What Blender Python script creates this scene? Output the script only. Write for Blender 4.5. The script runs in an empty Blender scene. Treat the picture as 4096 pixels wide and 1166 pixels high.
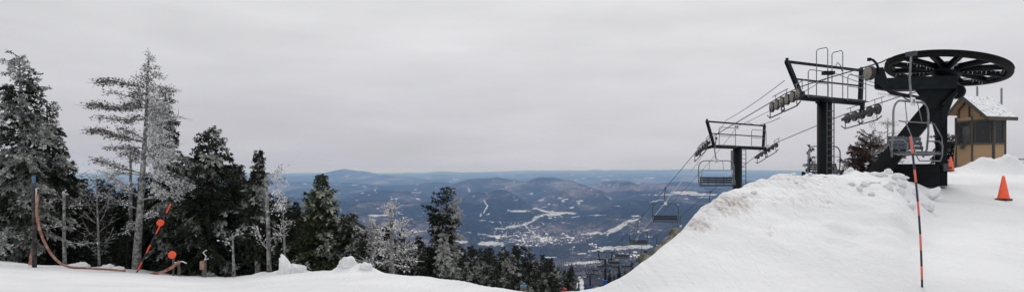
import bpy, math, random
import numpy as np
from mathutils import Vector, Matrix
R = math.radians
F, YH, EYE = 2400.0, 676.0, 1.7
C = bpy.context.scene.collection
rng = random.Random(7)

# ------------------------------------------------------------------ helpers
def P(px, py, Y):
    return Vector(((px - 2048) / F * Y, Y, EYE + (YH - py) / F * Y))

def h2(ix, iy, s):
    n = (ix.astype(np.int64) * 374761393 + iy.astype(np.int64) * 668265263 + s * 1442695041) & 0x7fffffff
    n = ((n ^ (n >> 13)) * 1274126177) & 0x7fffffff
    return ((n ^ (n >> 16)) & 0xffff) / 65535.0

def vn(x, y, s=0):
    x = np.asarray(x, float); y = np.asarray(y, float)
    ix = np.floor(x); iy = np.floor(y); fx = x - ix; fy = y - iy
    fx = fx * fx * (3 - 2 * fx); fy = fy * fy * (3 - 2 * fy)
    a = h2(ix, iy, s); b = h2(ix + 1, iy, s); c = h2(ix, iy + 1, s); d = h2(ix + 1, iy + 1, s)
    return (a * (1 - fx) + b * fx) * (1 - fy) + (c * (1 - fx) + d * fx) * fy

def fbm(x, y, s=0, o=4):
    t = 0; a = .5; n = 0
    for k in range(o):
        t = t + a * vn(x * 2 ** k + 17.3 * k, y * 2 ** k - 9.1 * k, s + k); n += a; a *= .5
    return t / n                                      # 0..1

def sst(a, b, x):
    t = np.clip((x - a) / (b - a), 0, 1); return t * t * (3 - 2 * t)

class MB:
    def __init__(s): s.v = []; s.f = []
    def add(s, vs, fs):
        n = len(s.v); s.v += [tuple(v) for v in vs]; s.f += [tuple(i + n for i in f) for f in fs]; return s
    def box(s, c, size, rot=None, taper=1.0):
        hx, hy, hz = size[0] / 2, size[1] / 2, size[2] / 2
        m = rot if rot is not None else Matrix.Identity(3)
        vs = []
        for z in (-hz, hz):
            k = 1 if z < 0 else taper
            for x, y in ((-hx, -hy), (hx, -hy), (hx, hy), (-hx, hy)):
                vs.append(Vector(c) + m @ Vector((x * k, y * k, z)))
        return s.add(vs, [(3, 2, 1, 0), (4, 5, 6, 7), (0, 1, 5, 4), (1, 2, 6, 5), (2, 3, 7, 6), (3, 0, 4, 7)])
    def beam(s, a, b, w, h, up=(0, 0, 1)):
        a = Vector(a); b = Vector(b); d = (b - a); L = d.length; d.normalize()
        up = Vector(up)
        x = d.cross(up)
        if x.length < 1e-3: x = d.cross(Vector((1, 0, 0)))
        x.normalize(); z = x.cross(d)
        m = Matrix((x, d, z)).transposed()
        return s.box((a + b) / 2, (w, L, h), m)
    def tube(s, pts, r, seg=8, r2=None, cap=True):
        pts = [Vector(p) for p in pts]; n = len(pts); base = len(s.v)
        up = Vector((0, 0, 1)); prev = None
        for i, p in enumerate(pts):
            d = (pts[min(i + 1, n - 1)] - pts[max(i - 1, 0)])
            if d.length < 1e-9: d = Vector((0, 0, 1))
            d.normalize()
            if prev is None:
                x = d.cross(up) if abs(d.z) < .95 else d.cross(Vector((0, 1, 0)))
            else:
                x = prev - d * prev.dot(d)
            x.normalize(); prev = x; y = d.cross(x)
            if isinstance(r, (list, tuple)): rr = r[i]
            else: rr = r if r2 is None else r + (r2 - r) * i / max(1, n - 1)
            for k in range(seg):
                a = 2 * math.pi * k / seg
                s.v.append(tuple(p + x * math.cos(a) * rr + y * math.sin(a) * rr))
        for i in range(n - 1):
            for k in range(seg):
                a = base + i * seg + k; b = base + i * seg + (k + 1) % seg
                s.f.append((a, b, b + seg, a + seg))
        if cap:
            s.f.append(tuple(base + k for k in range(seg))[::-1])
            s.f.append(tuple(base + (n - 1) * seg + k for k in range(seg)))
        return s
    def lathe(s, prof, o, ax=(0, 0, 1), seg=24, closed=False):
        ax = Vector(ax).normalized(); o = Vector(o)
        x = ax.orthogonal().normalized(); y = ax.cross(x); base = len(s.v); n = len(prof)
        for r, h in prof:
            for k in range(seg):
                a = 2 * math.pi * k / seg
                s.v.append(tuple(o + ax * h + (x * math.cos(a) + y * math.sin(a)) * r))
        rows = n if closed else n - 1
        for i in range(rows):
            for k in range(seg):
                a = base + i * seg + k; b = base + i * seg + (k + 1) % seg
                c = base + ((i + 1) % n) * seg + (k + 1) % seg; d = base + ((i + 1) % n) * seg + k
                s.f.append((a, b, c, d))
        if not closed:
            s.f.append(tuple(base + k for k in range(seg))[::-1])
            s.f.append(tuple(base + (n - 1) * seg + k for k in range(seg)))
        return s
    def prism(s, poly, z0, z1):
        n = len(poly)
        vs = [(p[0], p[1], z0) for p in poly] + [(p[0], p[1], z1) for p in poly]
        fs = [(i, (i + 1) % n, n + (i + 1) % n, n + i) for i in range(n)] + [tuple(range(n))[::-1], tuple(range(n, 2 * n))]
        return s.add(vs, fs)
    def slab(s, quad, t):
        """thickened polygon, quad = list of points, t = offset vector"""
        n = len(quad); t = Vector(t)
        vs = [Vector(q) for q in quad] + [Vector(q) + t for q in quad]
        fs = [(i, (i + 1) % n, n + (i + 1) % n, n + i) for i in range(n)] + [tuple(range(n))[::-1], tuple(range(n, 2 * n))]
        return s.add(vs, fs)
    def obj(s, name, mat, parent=None, smooth=False, origin=None):
        me = bpy.data.meshes.new(name)
        o0 = Vector(origin) if origin is not None else Vector((0, 0, 0))
        me.from_pydata([tuple(Vector(v) - o0) for v in s.v] if origin is not None else s.v, [], s.f)
        me.materials.append(mat); me.update()
        import bmesh
        b = bmesh.new(); b.from_mesh(me); bmesh.ops.recalc_face_normals(b, faces=b.faces); b.to_mesh(me); b.free()
        if smooth: me.polygons.foreach_set('use_smooth', [True] * len(me.polygons))
        o = bpy.data.objects.new(name, me); C.objects.link(o)
        if origin is not None: o.location = o0
        if parent is not None: o.parent = parent
        return o

def tag(o, label=None, cat=None, group=None, kind=None):
    if label: o['label'] = label
    if cat: o['category'] = cat
    if group: o['group'] = group
    if kind: o['kind'] = kind
    return o

def thing(name, label, cat, loc=(0, 0, 0), rz=0, group=None):
    o = bpy.data.objects.new(name, None); C.objects.link(o)
    o.location = loc; o.rotation_euler = (0, 0, rz); o.empty_display_size = .2
    return tag(o, label, cat, group)

def kids(o): return list(o.children)

def copy_tree(o, parent=None, km=None):
    c = o.copy(); C.objects.link(c)
    if parent is not None: c.parent = parent
    for ch in (km[o.name] if km else kids(o)): copy_tree(ch, c)
    return c

def grid_obj(name, V, nr, nc, mat, attrs=None, smooth=True):
    me = bpy.data.meshes.new(name)
    i = np.arange(nr - 1)[:, None] * nc + np.arange(nc - 1)[None, :]
    q = np.stack([i, i + 1, i + nc + 1, i + nc], -1).reshape(-1, 4)
    me.vertices.add(len(V)); me.vertices.foreach_set('co', V.astype(np.float32).ravel())
    me.loops.add(q.size); me.loops.foreach_set('vertex_index', q.ravel().astype(np.int32))
    me.polygons.add(len(q)); me.polygons.foreach_set('loop_start', np.arange(0, q.size, 4, dtype=np.int32))
    if smooth: me.polygons.foreach_set('use_smooth', np.ones(len(q), bool))
    me.update(calc_edges=True); me.validate()
    for k, a in (attrs or {}).items():
        at = me.attributes.new(k, 'FLOAT', 'POINT'); at.data.foreach_set('value', a.astype(np.float32).ravel())
    me.materials.append(mat)
    o = bpy.data.objects.new(name, me); C.objects.link(o); return o

def quads_mesh(name, V, attrs, mat):
    """V: (n,4,3) loose quads"""
    n = len(V); me = bpy.data.meshes.new(name)
    me.vertices.add(n * 4); me.vertices.foreach_set('co', V.astype(np.float32).ravel())
    me.loops.add(n * 4); me.loops.foreach_set('vertex_index', np.arange(n * 4, dtype=np.int32))
    me.polygons.add(n); me.polygons.foreach_set('loop_start', np.arange(0, n * 4, 4, dtype=np.int32))
    me.update(calc_edges=True)
    for k, a in attrs.items():
        at = me.attributes.new(k, 'FLOAT', 'POINT'); at.data.foreach_set('value', np.repeat(a, 4).astype(np.float32))
    me.materials.append(mat); return me

# ------------------------------------------------------------------ materials
def new_mat(name):
    m = bpy.data.materials.new(name); m.use_nodes = True
    nt = m.node_tree; b = nt.nodes['Principled BSDF']; return m, nt, b

def mat(name, col, rough=.6, metal=0, var=.15, scale=6.0, bump=0, spec=.5, col2=None):
    m, nt, b = new_mat(name); N = nt.nodes; L = nt.links
    b.inputs['Roughness'].default_value = rough; b.inputs['Metallic'].default_value = metal
    b.inputs['Specular IOR Level'].default_value = spec
    tc = N.new('ShaderNodeTexCoord'); nz = N.new('ShaderNodeTexNoise'); nz.inputs['Scale'].default_value = scale
    nz.inputs['Detail'].default_value = 6; L.new(tc.outputs['Object'], nz.inputs['Vector'])
    rp = N.new('ShaderNodeValToRGB'); rp.color_ramp.elements[0].position = .35; rp.color_ramp.elements[1].position = .68
    c2 = col2 or tuple(c * (1 + 2 * var) for c in col)
    rp.color_ramp.elements[0].color = (*[c * (1 - var) for c in col], 1)
    rp.color_ramp.elements[1].color = (*c2, 1)
    L.new(nz.outputs['Fac'], rp.inputs['Fac']); L.new(rp.outputs['Color'], b.inputs['Base Color'])
    if bump:
        bp = N.new('ShaderNodeBump'); bp.inputs['Strength'].default_value = bump; bp.inputs['Distance'].default_value = .02
        L.new(nz.outputs['Fac'], bp.inputs['Height']); L.new(bp.outputs['Normal'], b.inputs['Normal'])
    return m

def frost_mat(name, dark, frost, dark2=None):
    m, nt, b = new_mat(name); N = nt.nodes; L = nt.links
    b.inputs['Roughness'].default_value = .85; b.inputs['Specular IOR Level'].default_value = .2
    a = N.new('ShaderNodeAttribute'); a.attribute_name = 'frost'
    a2 = N.new('ShaderNodeAttribute'); a2.attribute_name = 'tint'
    mx0 = N.new('ShaderNodeMix'); mx0.data_type = 'RGBA'
    mx0.inputs['A'].default_value = (*dark, 1); mx0.inputs['B'].default_value = (*(dark2 or dark), 1)
    L.new(a2.outputs['Fac'], mx0.inputs['Factor'])
    mx = N.new('ShaderNodeMix'); mx.data_type = 'RGBA'; mx.inputs['B'].default_value = (*frost, 1)
    L.new(mx0.outputs['Result'], mx.inputs['A']); L.new(a.outputs['Fac'], mx.inputs['Factor'])
    L.new(mx.outputs['Result'], b.inputs['Base Color'])
    return m

M = {}
M['steel'] = mat('dark_painted_steel', (.0045, .0065, .0075), .5, 0, .3, 3, .1, .14)
M['beamsteel'] = mat('weathered_blue_black_steel', (.006, .009, .0105), .55, 0, .35, 4, .1, .16)
M['galv'] = mat('galvanised_steel', (.15, .16, .165), .5, .3, .3, 8)
M['galvdark'] = mat('weathered_galvanised_steel', (.045, .05, .052), .5, .3, .3, 8)
M['rubber'] = mat('rubber', (.02, .02, .02), .7)
M['liner'] = mat('sheave_disc', (.27, .265, .25), .6, 0, .3, 10, 0, .3, (.26, .22, .18))
M['rust'] = mat('rusty_wheel_rim', (.008, .008, .009), .7, 0, .3, 5, 0, .12, (.011, .009, .008))
M['seat'] = mat('dark_blue_seat_slats', (.03, .04, .055), .45, 0, .3, 12)
M['seatdark'] = mat('black_seat_slats', (.018, .022, .028), .5, 0, .3, 12)
M['plate'] = mat('white_plate', (.6, .6, .58), .6)
M['ink'] = mat('black_ink', (.01, .01, .012), .6)
M['rope'] = mat('steel_rope', (.018, .018, .02), .6)
M['frostrope'] = mat('rime_coated_cable', (.55, .57, .6), .8)
M['orange'] = mat('orange_plastic', (.80, .09, .028), .5, 0, .08, 9)
M['orangeflat'] = mat('faded_orange_strap', (.33, .13, .085), .75, 0, .25, 9, 0, .3, (.45, .30, .26))
M['poleor'] = mat('pole_orange', (.60, .13, .08), .5, 0, .1)
M['poledk'] = mat('pole_navy', (.018, .016, .035), .5, 0, .1)
M['wood'] = mat('grey_weathered_wood', (.10, .085, .07), .85, 0, .3, 14, .4)
M['bark'] = mat('frosted_bark', (.085, .075, .065), .9, 0, .35, 9, .5, .2, (.36, .36, .36))
M['barkdk'] = mat('dark_bark', (.030, .025, .021), .9, 0, .35, 9, .5, .2, (.10, .095, .09))
M['blue'] = mat('blue_pad', (.015, .09, .32), .6)
M['bluecap'] = mat('blue_tape', (.06, .14, .24), .6)
M['trim'] = mat('brown_grey_trim', (.05, .046, .038), .7, 0, .15, 10)
M['soffit'] = mat('wooden_soffit', (.32, .20, .11), .7, 0, .15, 5)
M['foot'] = mat('dark_foundation', (.02, .02, .02), .8)
M['rock'] = mat('lichen_grey_rock', (.055, .055, .04), .9, 0, .5, 6, 1, .2, (.26, .25, .21))
M['red'] = mat('red_jacket', (.55, .03, .03), .7)
M['darkcloth'] = mat('dark_clothing', (.02, .022, .028), .8)
M['skin'] = mat('skin', (.5, .3, .22), .6)
M['pole'] = mat('grey_antenna_pole', (.16, .17, .17), .6)
M['ice'] = mat('icicle', (.6, .64, .68), .3)
M['rimebark'] = mat('rime_coated_bark', (.10, .09, .08), .9, 0, .3, 7, .4, .2, (.62, .62, .63))
M['fol'] = frost_mat('spruce_needles', (.009, .014, .009), (.36, .37, .355), (.026, .034, .016))
M['folgreen'] = frost_mat('greener_spruce_needles', (.014, .022, .010), (.36, .39, .33), (.050, .058, .022))
M['folbrown'] = frost_mat('browned_spruce_needles', (.020, .020, .016), (.38, .36, .35), (.095, .050, .036))
M['rime'] = frost_mat('rime_on_twigs', (.030, .030, .022), (.72, .73, .74), (.075, .048, .034))

def siding():
    m, nt, b = new_mat('tan_clapboard'); N = nt.nodes; L = nt.links
    tc = N.new('ShaderNodeTexCoord'); sp = N.new('ShaderNodeSeparateXYZ'); L.new(tc.outputs['Object'], sp.inputs[0])
    mm = N.new('ShaderNodeMath'); mm.operation = 'MULTIPLY'; mm.inputs[1].default_value = 1 / .13; L.new(sp.outputs['Z'], mm.inputs[0])
    fr = N.new('ShaderNodeMath'); fr.operation = 'FRACT'; L.new(mm.outputs[0], fr.inputs[0])
    rp = N.new('ShaderNodeValToRGB'); e = rp.color_ramp.elements
    e[0].position = 0; e[0].color = (.15, .10, .055, 1); e[1].position = .16; e[1].color = (.38, .245, .13, 1)
    x = rp.color_ramp.elements.new(1); x.color = (.42, .275, .15, 1)
    L.new(fr.outputs[0], rp.inputs['Fac']); L.new(rp.outputs['Color'], b.inputs['Base Color'])
    bp = N.new('ShaderNodeBump'); bp.invert = True; bp.inputs['Distance'].default_value = .02; L.new(fr.outputs[0], bp.inputs['Height']); L.new(bp.outputs['Normal'], b.inputs['Normal'])
    b.inputs['Roughness'].default_value = .7; return m
M['siding'] = siding()

def shingle():
    m, nt, b = new_mat('snowy_shingles'); N = nt.nodes; L = nt.links
    tc = N.new('ShaderNodeTexCoord')
    br = N.new('ShaderNodeTexBrick'); br.inputs['Scale'].default_value = 1; br.inputs['Brick Width'].default_value = .22; br.inputs['Row Height'].default_value = .17
    br.inputs['Color1'].default_value = (.16, .155, .15, 1); br.inputs['Color2'].default_value = (.24, .235, .23, 1); br.inputs['Mortar'].default_value = (.03, .03, .03, 1); br.inputs['Mortar Size'].default_value = .014
    L.new(tc.outputs['UV'], br.inputs['Vector'])
    nz = N.new('ShaderNodeTexNoise'); nz.inputs['Scale'].default_value = 6.5; nz.inputs['Detail'].default_value = 7; nz.inputs['Roughness'].default_value = .75; L.new(tc.outputs['Object'], nz.inputs['Vector'])
    ad = N.new('ShaderNodeMath'); ad.operation = 'MULTIPLY_ADD'; ad.inputs[1].default_value = .18; L.new(br.outputs['Fac'], ad.inputs[0]); L.new(nz.outputs['Fac'], ad.inputs[2])
    rp = N.new('ShaderNodeValToRGB'); rp.color_ramp.elements[0].position = .33; rp.color_ramp.elements[1].position = .50
    L.new(nz.outputs['Fac'], rp.inputs['Fac'])
    mx = N.new('ShaderNodeMix'); mx.data_type = 'RGBA'; mx.inputs['B'].default_value = (.8, .81, .83, 1)
    L.new(rp.outputs['Color'], mx.inputs['Factor']); L.new(br.outputs['Color'], mx.inputs['A'])
    L.new(mx.outputs['Result'], b.inputs['Base Color']); b.inputs['Roughness'].default_value = .85; return m
M['shingle'] = shingle()

def glass():
    m, nt, b = new_mat('dark_window_glass')
    b.inputs['Base Color'].default_value = (.02, .022, .024, 1); b.inputs['Roughness'].default_value = .06
    b.inputs['Specular IOR Level'].default_value = .6
    b.inputs['Alpha'].default_value = .55
    return m
M['glass'] = glass()
M['interior'] = mat('dim_interior', (.05, .05, .05), .8)
M['paper'] = mat('pink_notice_paper', (.35, .12, .1), .8)
M['reflection'] = mat('pale_reflection', (.55, .56, .56), .8)  # pale colour for the painted reflection in the hut window

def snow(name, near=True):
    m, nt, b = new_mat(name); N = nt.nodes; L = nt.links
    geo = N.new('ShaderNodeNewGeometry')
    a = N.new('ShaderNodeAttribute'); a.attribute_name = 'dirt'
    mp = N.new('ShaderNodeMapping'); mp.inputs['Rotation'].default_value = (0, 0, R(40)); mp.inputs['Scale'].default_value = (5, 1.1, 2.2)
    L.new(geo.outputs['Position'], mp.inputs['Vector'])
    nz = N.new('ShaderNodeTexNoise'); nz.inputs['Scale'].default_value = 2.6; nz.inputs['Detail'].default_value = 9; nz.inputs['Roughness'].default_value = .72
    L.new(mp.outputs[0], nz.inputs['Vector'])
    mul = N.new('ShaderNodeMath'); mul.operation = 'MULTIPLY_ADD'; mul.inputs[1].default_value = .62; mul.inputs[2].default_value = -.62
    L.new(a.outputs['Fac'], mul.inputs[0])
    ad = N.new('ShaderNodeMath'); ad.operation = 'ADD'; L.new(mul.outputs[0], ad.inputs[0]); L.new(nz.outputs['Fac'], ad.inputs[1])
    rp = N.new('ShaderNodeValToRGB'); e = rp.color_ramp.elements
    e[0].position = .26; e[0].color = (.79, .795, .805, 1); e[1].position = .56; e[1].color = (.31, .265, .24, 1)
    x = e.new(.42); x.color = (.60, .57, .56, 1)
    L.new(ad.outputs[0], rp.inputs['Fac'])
    n3 = N.new('ShaderNodeTexNoise'); n3.inputs['Scale'].default_value = .45; n3.inputs['Detail'].default_value = 5; L.new(geo.outputs['Position'], n3.inputs['Vector'])
    r3 = N.new('ShaderNodeValToRGB'); r3.color_ramp.elements[0].position = .3; r3.color_ramp.elements[0].color = (.87, .87, .875, 1); r3.color_ramp.elements[1].position = .6; r3.color_ramp.elements[1].color = (1, 1, 1, 1)
    L.new(n3.outputs['Fac'], r3.inputs['Fac'])
    mm = N.new('ShaderNodeMix'); mm.data_type = 'RGBA'; mm.blend_type = 'MULTIPLY'; mm.inputs['Factor'].default_value = 1
    L.new(rp.outputs['Color'], mm.inputs['A']); L.new(r3.outputs['Color'], mm.inputs['B'])
    L.new(mm.outputs['Result'], b.inputs['Base Color'])
    n2 = N.new('ShaderNodeTexNoise'); n2.inputs['Scale'].default_value = 5; n2.inputs['Detail'].default_value = 9; n2.inputs['Roughness'].default_value = .7
    L.new(geo.outputs['Position'], n2.inputs['Vector'])
    bp = N.new('ShaderNodeBump'); bp.inputs['Strength'].default_value = .8; bp.inputs['Distance'].default_value = .08
    L.new(n2.outputs['Fac'], bp.inputs['Height']); L.new(bp.outputs['Normal'], b.inputs['Normal'])
    mp2 = N.new('ShaderNodeMapping'); mp2.inputs['Rotation'].default_value = (0, 0, R(-52)); mp2.inputs['Scale'].default_value = (7, .35, 1); L.new(geo.outputs['Position'], mp2.inputs['Vector'])
    n4 = N.new('ShaderNodeTexNoise'); n4.inputs['Scale'].default_value = 1; n4.inputs['Detail'].default_value = 6; n4.inputs['Roughness'].default_value = .65; L.new(mp2.outputs[0], n4.inputs['Vector'])
    bp2 = N.new('ShaderNodeBump'); bp2.inputs['Strength'].default_value = .5; bp2.inputs['Distance'].default_value = .10; L.new(n4.outputs['Fac'], bp2.inputs['Height']); L.new(bp.outputs['Normal'], bp2.inputs['Normal']); L.new(bp2.outputs['Normal'], b.inputs['Normal'])
    b.inputs['Roughness'].default_value = .7; b.inputs['Specular IOR Level'].default_value = .25
    return m
M['snow'] = snow('packed_snow')

def land():
    m, nt, b = new_mat('winter_forest_and_fields'); N = nt.nodes; L = nt.links
    geo = N.new('ShaderNodeNewGeometry')
    def noise(scale, det, rough=.6):
        n = N.new('ShaderNodeTexNoise'); n.inputs['Scale'].default_value = scale; n.inputs['Detail'].default_value = det; n.inputs['Roughness'].default_value = rough
        L.new(geo.outputs['Position'], n.inputs['Vector']); return n
    n1 = noise(.0009, 7, .6); n2 = noise(.012, 6, .75); n3 = noise(.004, 8, .7)
    bt = N.new('ShaderNodeAttribute'); bt.attribute_name = 'brown'; st = N.new('ShaderNodeAttribute'); st.attribute_name = 'snow'
    # evergreen / hardwood
    ad = N.new('ShaderNodeMath'); ad.operation = 'ADD'; L.new(n1.outputs['Fac'], ad.inputs[0]); L.new(bt.outputs['Fac'], ad.inputs[1])
    ad2 = N.new('ShaderNodeMath'); ad2.operation = 'MULTIPLY_ADD'; ad2.inputs[1].default_value = .6; L.new(n3.outputs['Fac'], ad2.inputs[0]); L.new(ad.outputs[0], ad2.inputs[2])
    rp = N.new('ShaderNodeValToRGB'); e = rp.color_ramp.elements
    e[0].position = .72; e[0].color = (.016, .022, .024, 1); e[1].position = 1.0; e[1].color = (.14, .127, .127, 1)
    x = e.new(.84); x.color = (.045, .045, .046, 1)
    L.new(ad2.outputs[0], rp.inputs['Fac'])
    # fine speckle of snow floor between bare trees
    r2 = N.new('ShaderNodeValToRGB'); r2.color_ramp.elements[0].position = .44; r2.color_ramp.elements[0].color = (.55, .55, .55, 1); r2.color_ramp.elements[1].position = .62; r2.color_ramp.elements[1].color = (1.7, 1.65, 1.65, 1)
    L.new(n2.outputs['Fac'], r2.inputs['Fac'])
    mu = N.new('ShaderNodeMix'); mu.data_type = 'RGBA'; mu.blend_type = 'MULTIPLY'; mu.inputs['Factor'].default_value = 1
    L.new(rp.outputs['Color'], mu.inputs['A']); L.new(r2.outputs['Color'], mu.inputs['B'])
    # snow
    s1 = N.new('ShaderNodeMath'); s1.operation = 'MULTIPLY_ADD'; s1.inputs[1].default_value = 1.3; s1.inputs[2].default_value = -.65; L.new(n2.outputs['Fac'], s1.inputs[0])
    s2 = N.new('ShaderNodeMath'); s2.operation = 'ADD'; L.new(s1.outputs[0], s2.inputs[0]); L.new(st.outputs['Fac'], s2.inputs[1])
    r4 = N.new('ShaderNodeValToRGB'); r4.color_ramp.elements[0].position = .38; r4.color_ramp.elements[1].position = .62
    L.new(s2.outputs[0], r4.inputs['Fac'])
    mx = N.new('ShaderNodeMix'); mx.data_type = 'RGBA'; mx.inputs['B'].default_value = (.62, .62, .64, 1)
    mf = N.new('ShaderNodeMath'); mf.operation = 'MULTIPLY'; L.new(r4.outputs['Color'], mf.inputs[0])
    mr_ = N.new('ShaderNodeMapRange'); mr_.inputs['From Min'].default_value = .35; mr_.inputs['From Max'].default_value = .7; mr_.inputs['To Min'].default_value = .45; mr_.inputs['To Max'].default_value = 1; L.new(n2.outputs['Fac'], mr_.inputs['Value']); L.new(mr_.outputs[0], mf.inputs[1])
    L.new(mf.outputs[0], mx.inputs['Factor']); L.new(mu.outputs['Result'], mx.inputs['A'])
    L.new(mx.outputs['Result'], b.inputs['Base Color']); b.inputs['Roughness'].default_value = 1; b.inputs['Specular IOR Level'].default_value = 0
    return m
M['land'] = land()

# ------------------------------------------------------------------ terrain functions
CR = np.array([[-1500, 900, 14], [-600, 980, 17], [0, 1042, 20], [135, 1060, 20], [300, 1064, 20.5], [500, 1078, 21], [700, 1096, 21], [900, 1109, 20], [1000, 1103, 19],
    [1100, 1094, 18], [1250, 1087, 17], [1400, 1078, 16], [1470, 1080, 15.5], [1550, 1090, 14.5], [1700, 1106, 13], [1850, 1126, 11.5], [2000, 1150, 10],
    [2080, 1168, 9.5], [2200, 1182, 8.9], [2270, 1176, 8.8], [2316, 1176, 8.8], [2355, 1167, 8.8], [2406, 1158, 8.9], [2450, 1134, 8.9], [2500, 1108, 9.0], [2568, 1052, 9.3], [2609, 1027, 9.6], [2644, 994, 9.8], [2691, 956, 10.3],
    [2723, 926, 10.7], [2758, 889, 11.1], [2776, 868, 11.3], [2800, 850, 11.6], [2835, 826, 12.0], [2900, 776, 13], [2950, 748, 13.6], [3000, 728, 14], [3050, 715, 14.3], [3150, 703, 15], [3250, 698, 15.5],
    [3400, 699, 16], [3560, 697, 16.5], [3700, 697, 17], [6000, 690, 17]])
MY = np.array([0, 20, 40, 60, 85, 110, 160, 260, 300, 600, 1000, 1500, 2200, 3000, 4000, 4700, 13000, 20000, 30000, 40000, 47000, 60000])
MZ = np.array([0, -3, -10, -14.5, -18.5, -23, -36, -56, -66, -130, -208, -291, -397, -508, -640, -690, -690, -655, -560, -430, -350, -350])
PY = np.array([0, 8, 12, 17, 20, 27, 31, 45, 60, 75]); PZ = np.array([0, 0, .30, .80, 1.19, 1.52, 1.78, 1.4, -3, -16])

HILLS = [  # px, py of the top, distance, half width px, half depth m
    (1375, 677, 28000, 58, 1800), (1325, 690, 28200, 60, 2000), (1425, 685, 27800, 50, 1800), (1465, 685, 27500, 46, 1800), (1530, 700, 27000, 90, 2000), (1600, 706, 27500, 80, 2000), (1250, 701, 30000, 110, 2500), (1120, 703, 31000, 120, 2500),
    (1515, 721, 23500, 38, 1400), (1180, 726, 20000, 240, 2500), (900, 730, 19000, 200, 2500), (1360, 732, 18500, 150, 2000), (1480, 742, 16500, 200, 2200),
    (1750, 716, 26000, 260, 3000), (1745, 728, 17500, 130, 1700), (1990, 712, 14800, 75, 1500), (1930, 726, 14300, 90, 1500), (2060, 716, 14500, 80, 1600), (2230, 711, 14500, 85, 1700),
    (2160, 722, 14000, 90, 1500), (2330, 724, 13600, 90, 1500), (2490, 729, 12300, 60, 1100), (2540, 738, 12000, 70, 1100), (2650, 735, 13000, 80, 1300), (2760, 728, 13500, 150, 1500), (3000, 722, 15000, 200, 1800),
    (1560, 758, 12000, 130, 1200), (1870, 767, 9900, 60, 800), (1990, 767, 9700, 70, 800), (1930, 778, 9300, 120, 900), (2240, 750, 10000, 75, 900), (2300, 760, 9600, 60, 800),
    (2430, 762, 10400, 110, 900), (2600, 772, 9300, 170, 900), (2850, 770, 9000, 200, 900), (2700, 800, 7600, 230, 800), (2480, 815, 7400, 110, 700), (2900, 860, 6400, 220, 600), (2400, 872, 6300, 110, 420),
    (1650, 800, 8600, 170, 700), (1350, 800, 9000, 220, 900), (1100, 790, 9500, 200, 900), (1950, 830, 7600, 150, 600), (1600, 870, 6600, 190, 500), (2600, 905, 5700, 110, 300), (2720, 935, 5500, 140, 350)]

def valley(x, Y):
    big = np.interp(Y, MY, MZ)
    z = big.copy()
    w = sst(4300, 6500, Y)
    # rolling country
    n = fbm(x / 2600, Y / 2600, 3, 5) - .5
    z = z + w * (n * 150 + 30)
    n2 = fbm(x / 900, Y / 900, 8, 4) - .5
    z = z + w * n2 * 60 + sst(700, 2500, Y) * (fbm(x / 420, Y / 420, 21, 4) - .5) * 36
    m2 = w * n2 * 45
    wx = (fbm(x / 1900 + 3, Y / 2600, 81, 4) - .5) * 1900; wy = (fbm(x / 1900 + 9, Y / 2600, 84, 4) - .5) * 2400
    rdg = (np.abs(fbm(x / 800 + 4, Y / 1100, 15, 5) - .5)) * -2.2 + .35
    acc = np.zeros_like(z)
    for px, py, D, hw, hd in HILLS:
        top = EYE + (YH - py) / F * D; h = (top + 690) * .97
        cx = (px - 2048) / F * D; sx = hw / F * D * 1.12; kw = 1.0 if D < 20000 else .35
        r2_ = ((x + wx * kw - cx) / sx) ** 2 + ((Y + wy * kw - D) / (hd * 1.15)) ** 2
        g = h / (1 + .55 * r2_ + .25 * r2_ ** 2)
        acc = acc + g ** 5
    acc = acc ** .2
    bz = np.interp(Y, MY, MZ)
    z = np.where(Y > 4500, np.maximum(z, -690 + acc + m2 * .8 + 75 * rdg * np.clip(acc / 300, 0, 1)), z)
    # last ranges that close the horizon
    px = x / Y * F + 2048
    tgt = np.interp(px, [0, 700, 1100, 1275, 1480, 1600, 1700, 1765, 1850, 1950, 2050, 2200, 2340, 2375, 2420, 2550, 2700, 2900, 3300], [703, 700, 697, 692, 694, 693, 690, 684, 688, 686, 683, 680, 680, 676.5, 680, 679, 676, 677, 684])
    rn = fbm(px / 60, Y / 30000, 11, 5)
    far = EYE + (YH - tgt + (rn - .5) * 5) / F * 46500
    z = np.where(Y > 43000, np.maximum(z, z + (far - z) * np.exp(-((Y - 46500) / 1400) ** 2)), z)
    for D_, dy_, sd_ in ((39500, 7, 13), (33500, 15, 17), (27500, 26, 19)):
        mm_ = EYE + (YH - tgt - dy_ + (fbm(px / 150 + sd_, Y / 9000, sd_, 5) - .5) * 20) / F * D_
        z = np.where(np.abs(Y - D_) < 4500, np.maximum(z, z + (mm_ - z) * np.exp(-((Y - D_) / 1500) ** 2)), z)
    return z

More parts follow.
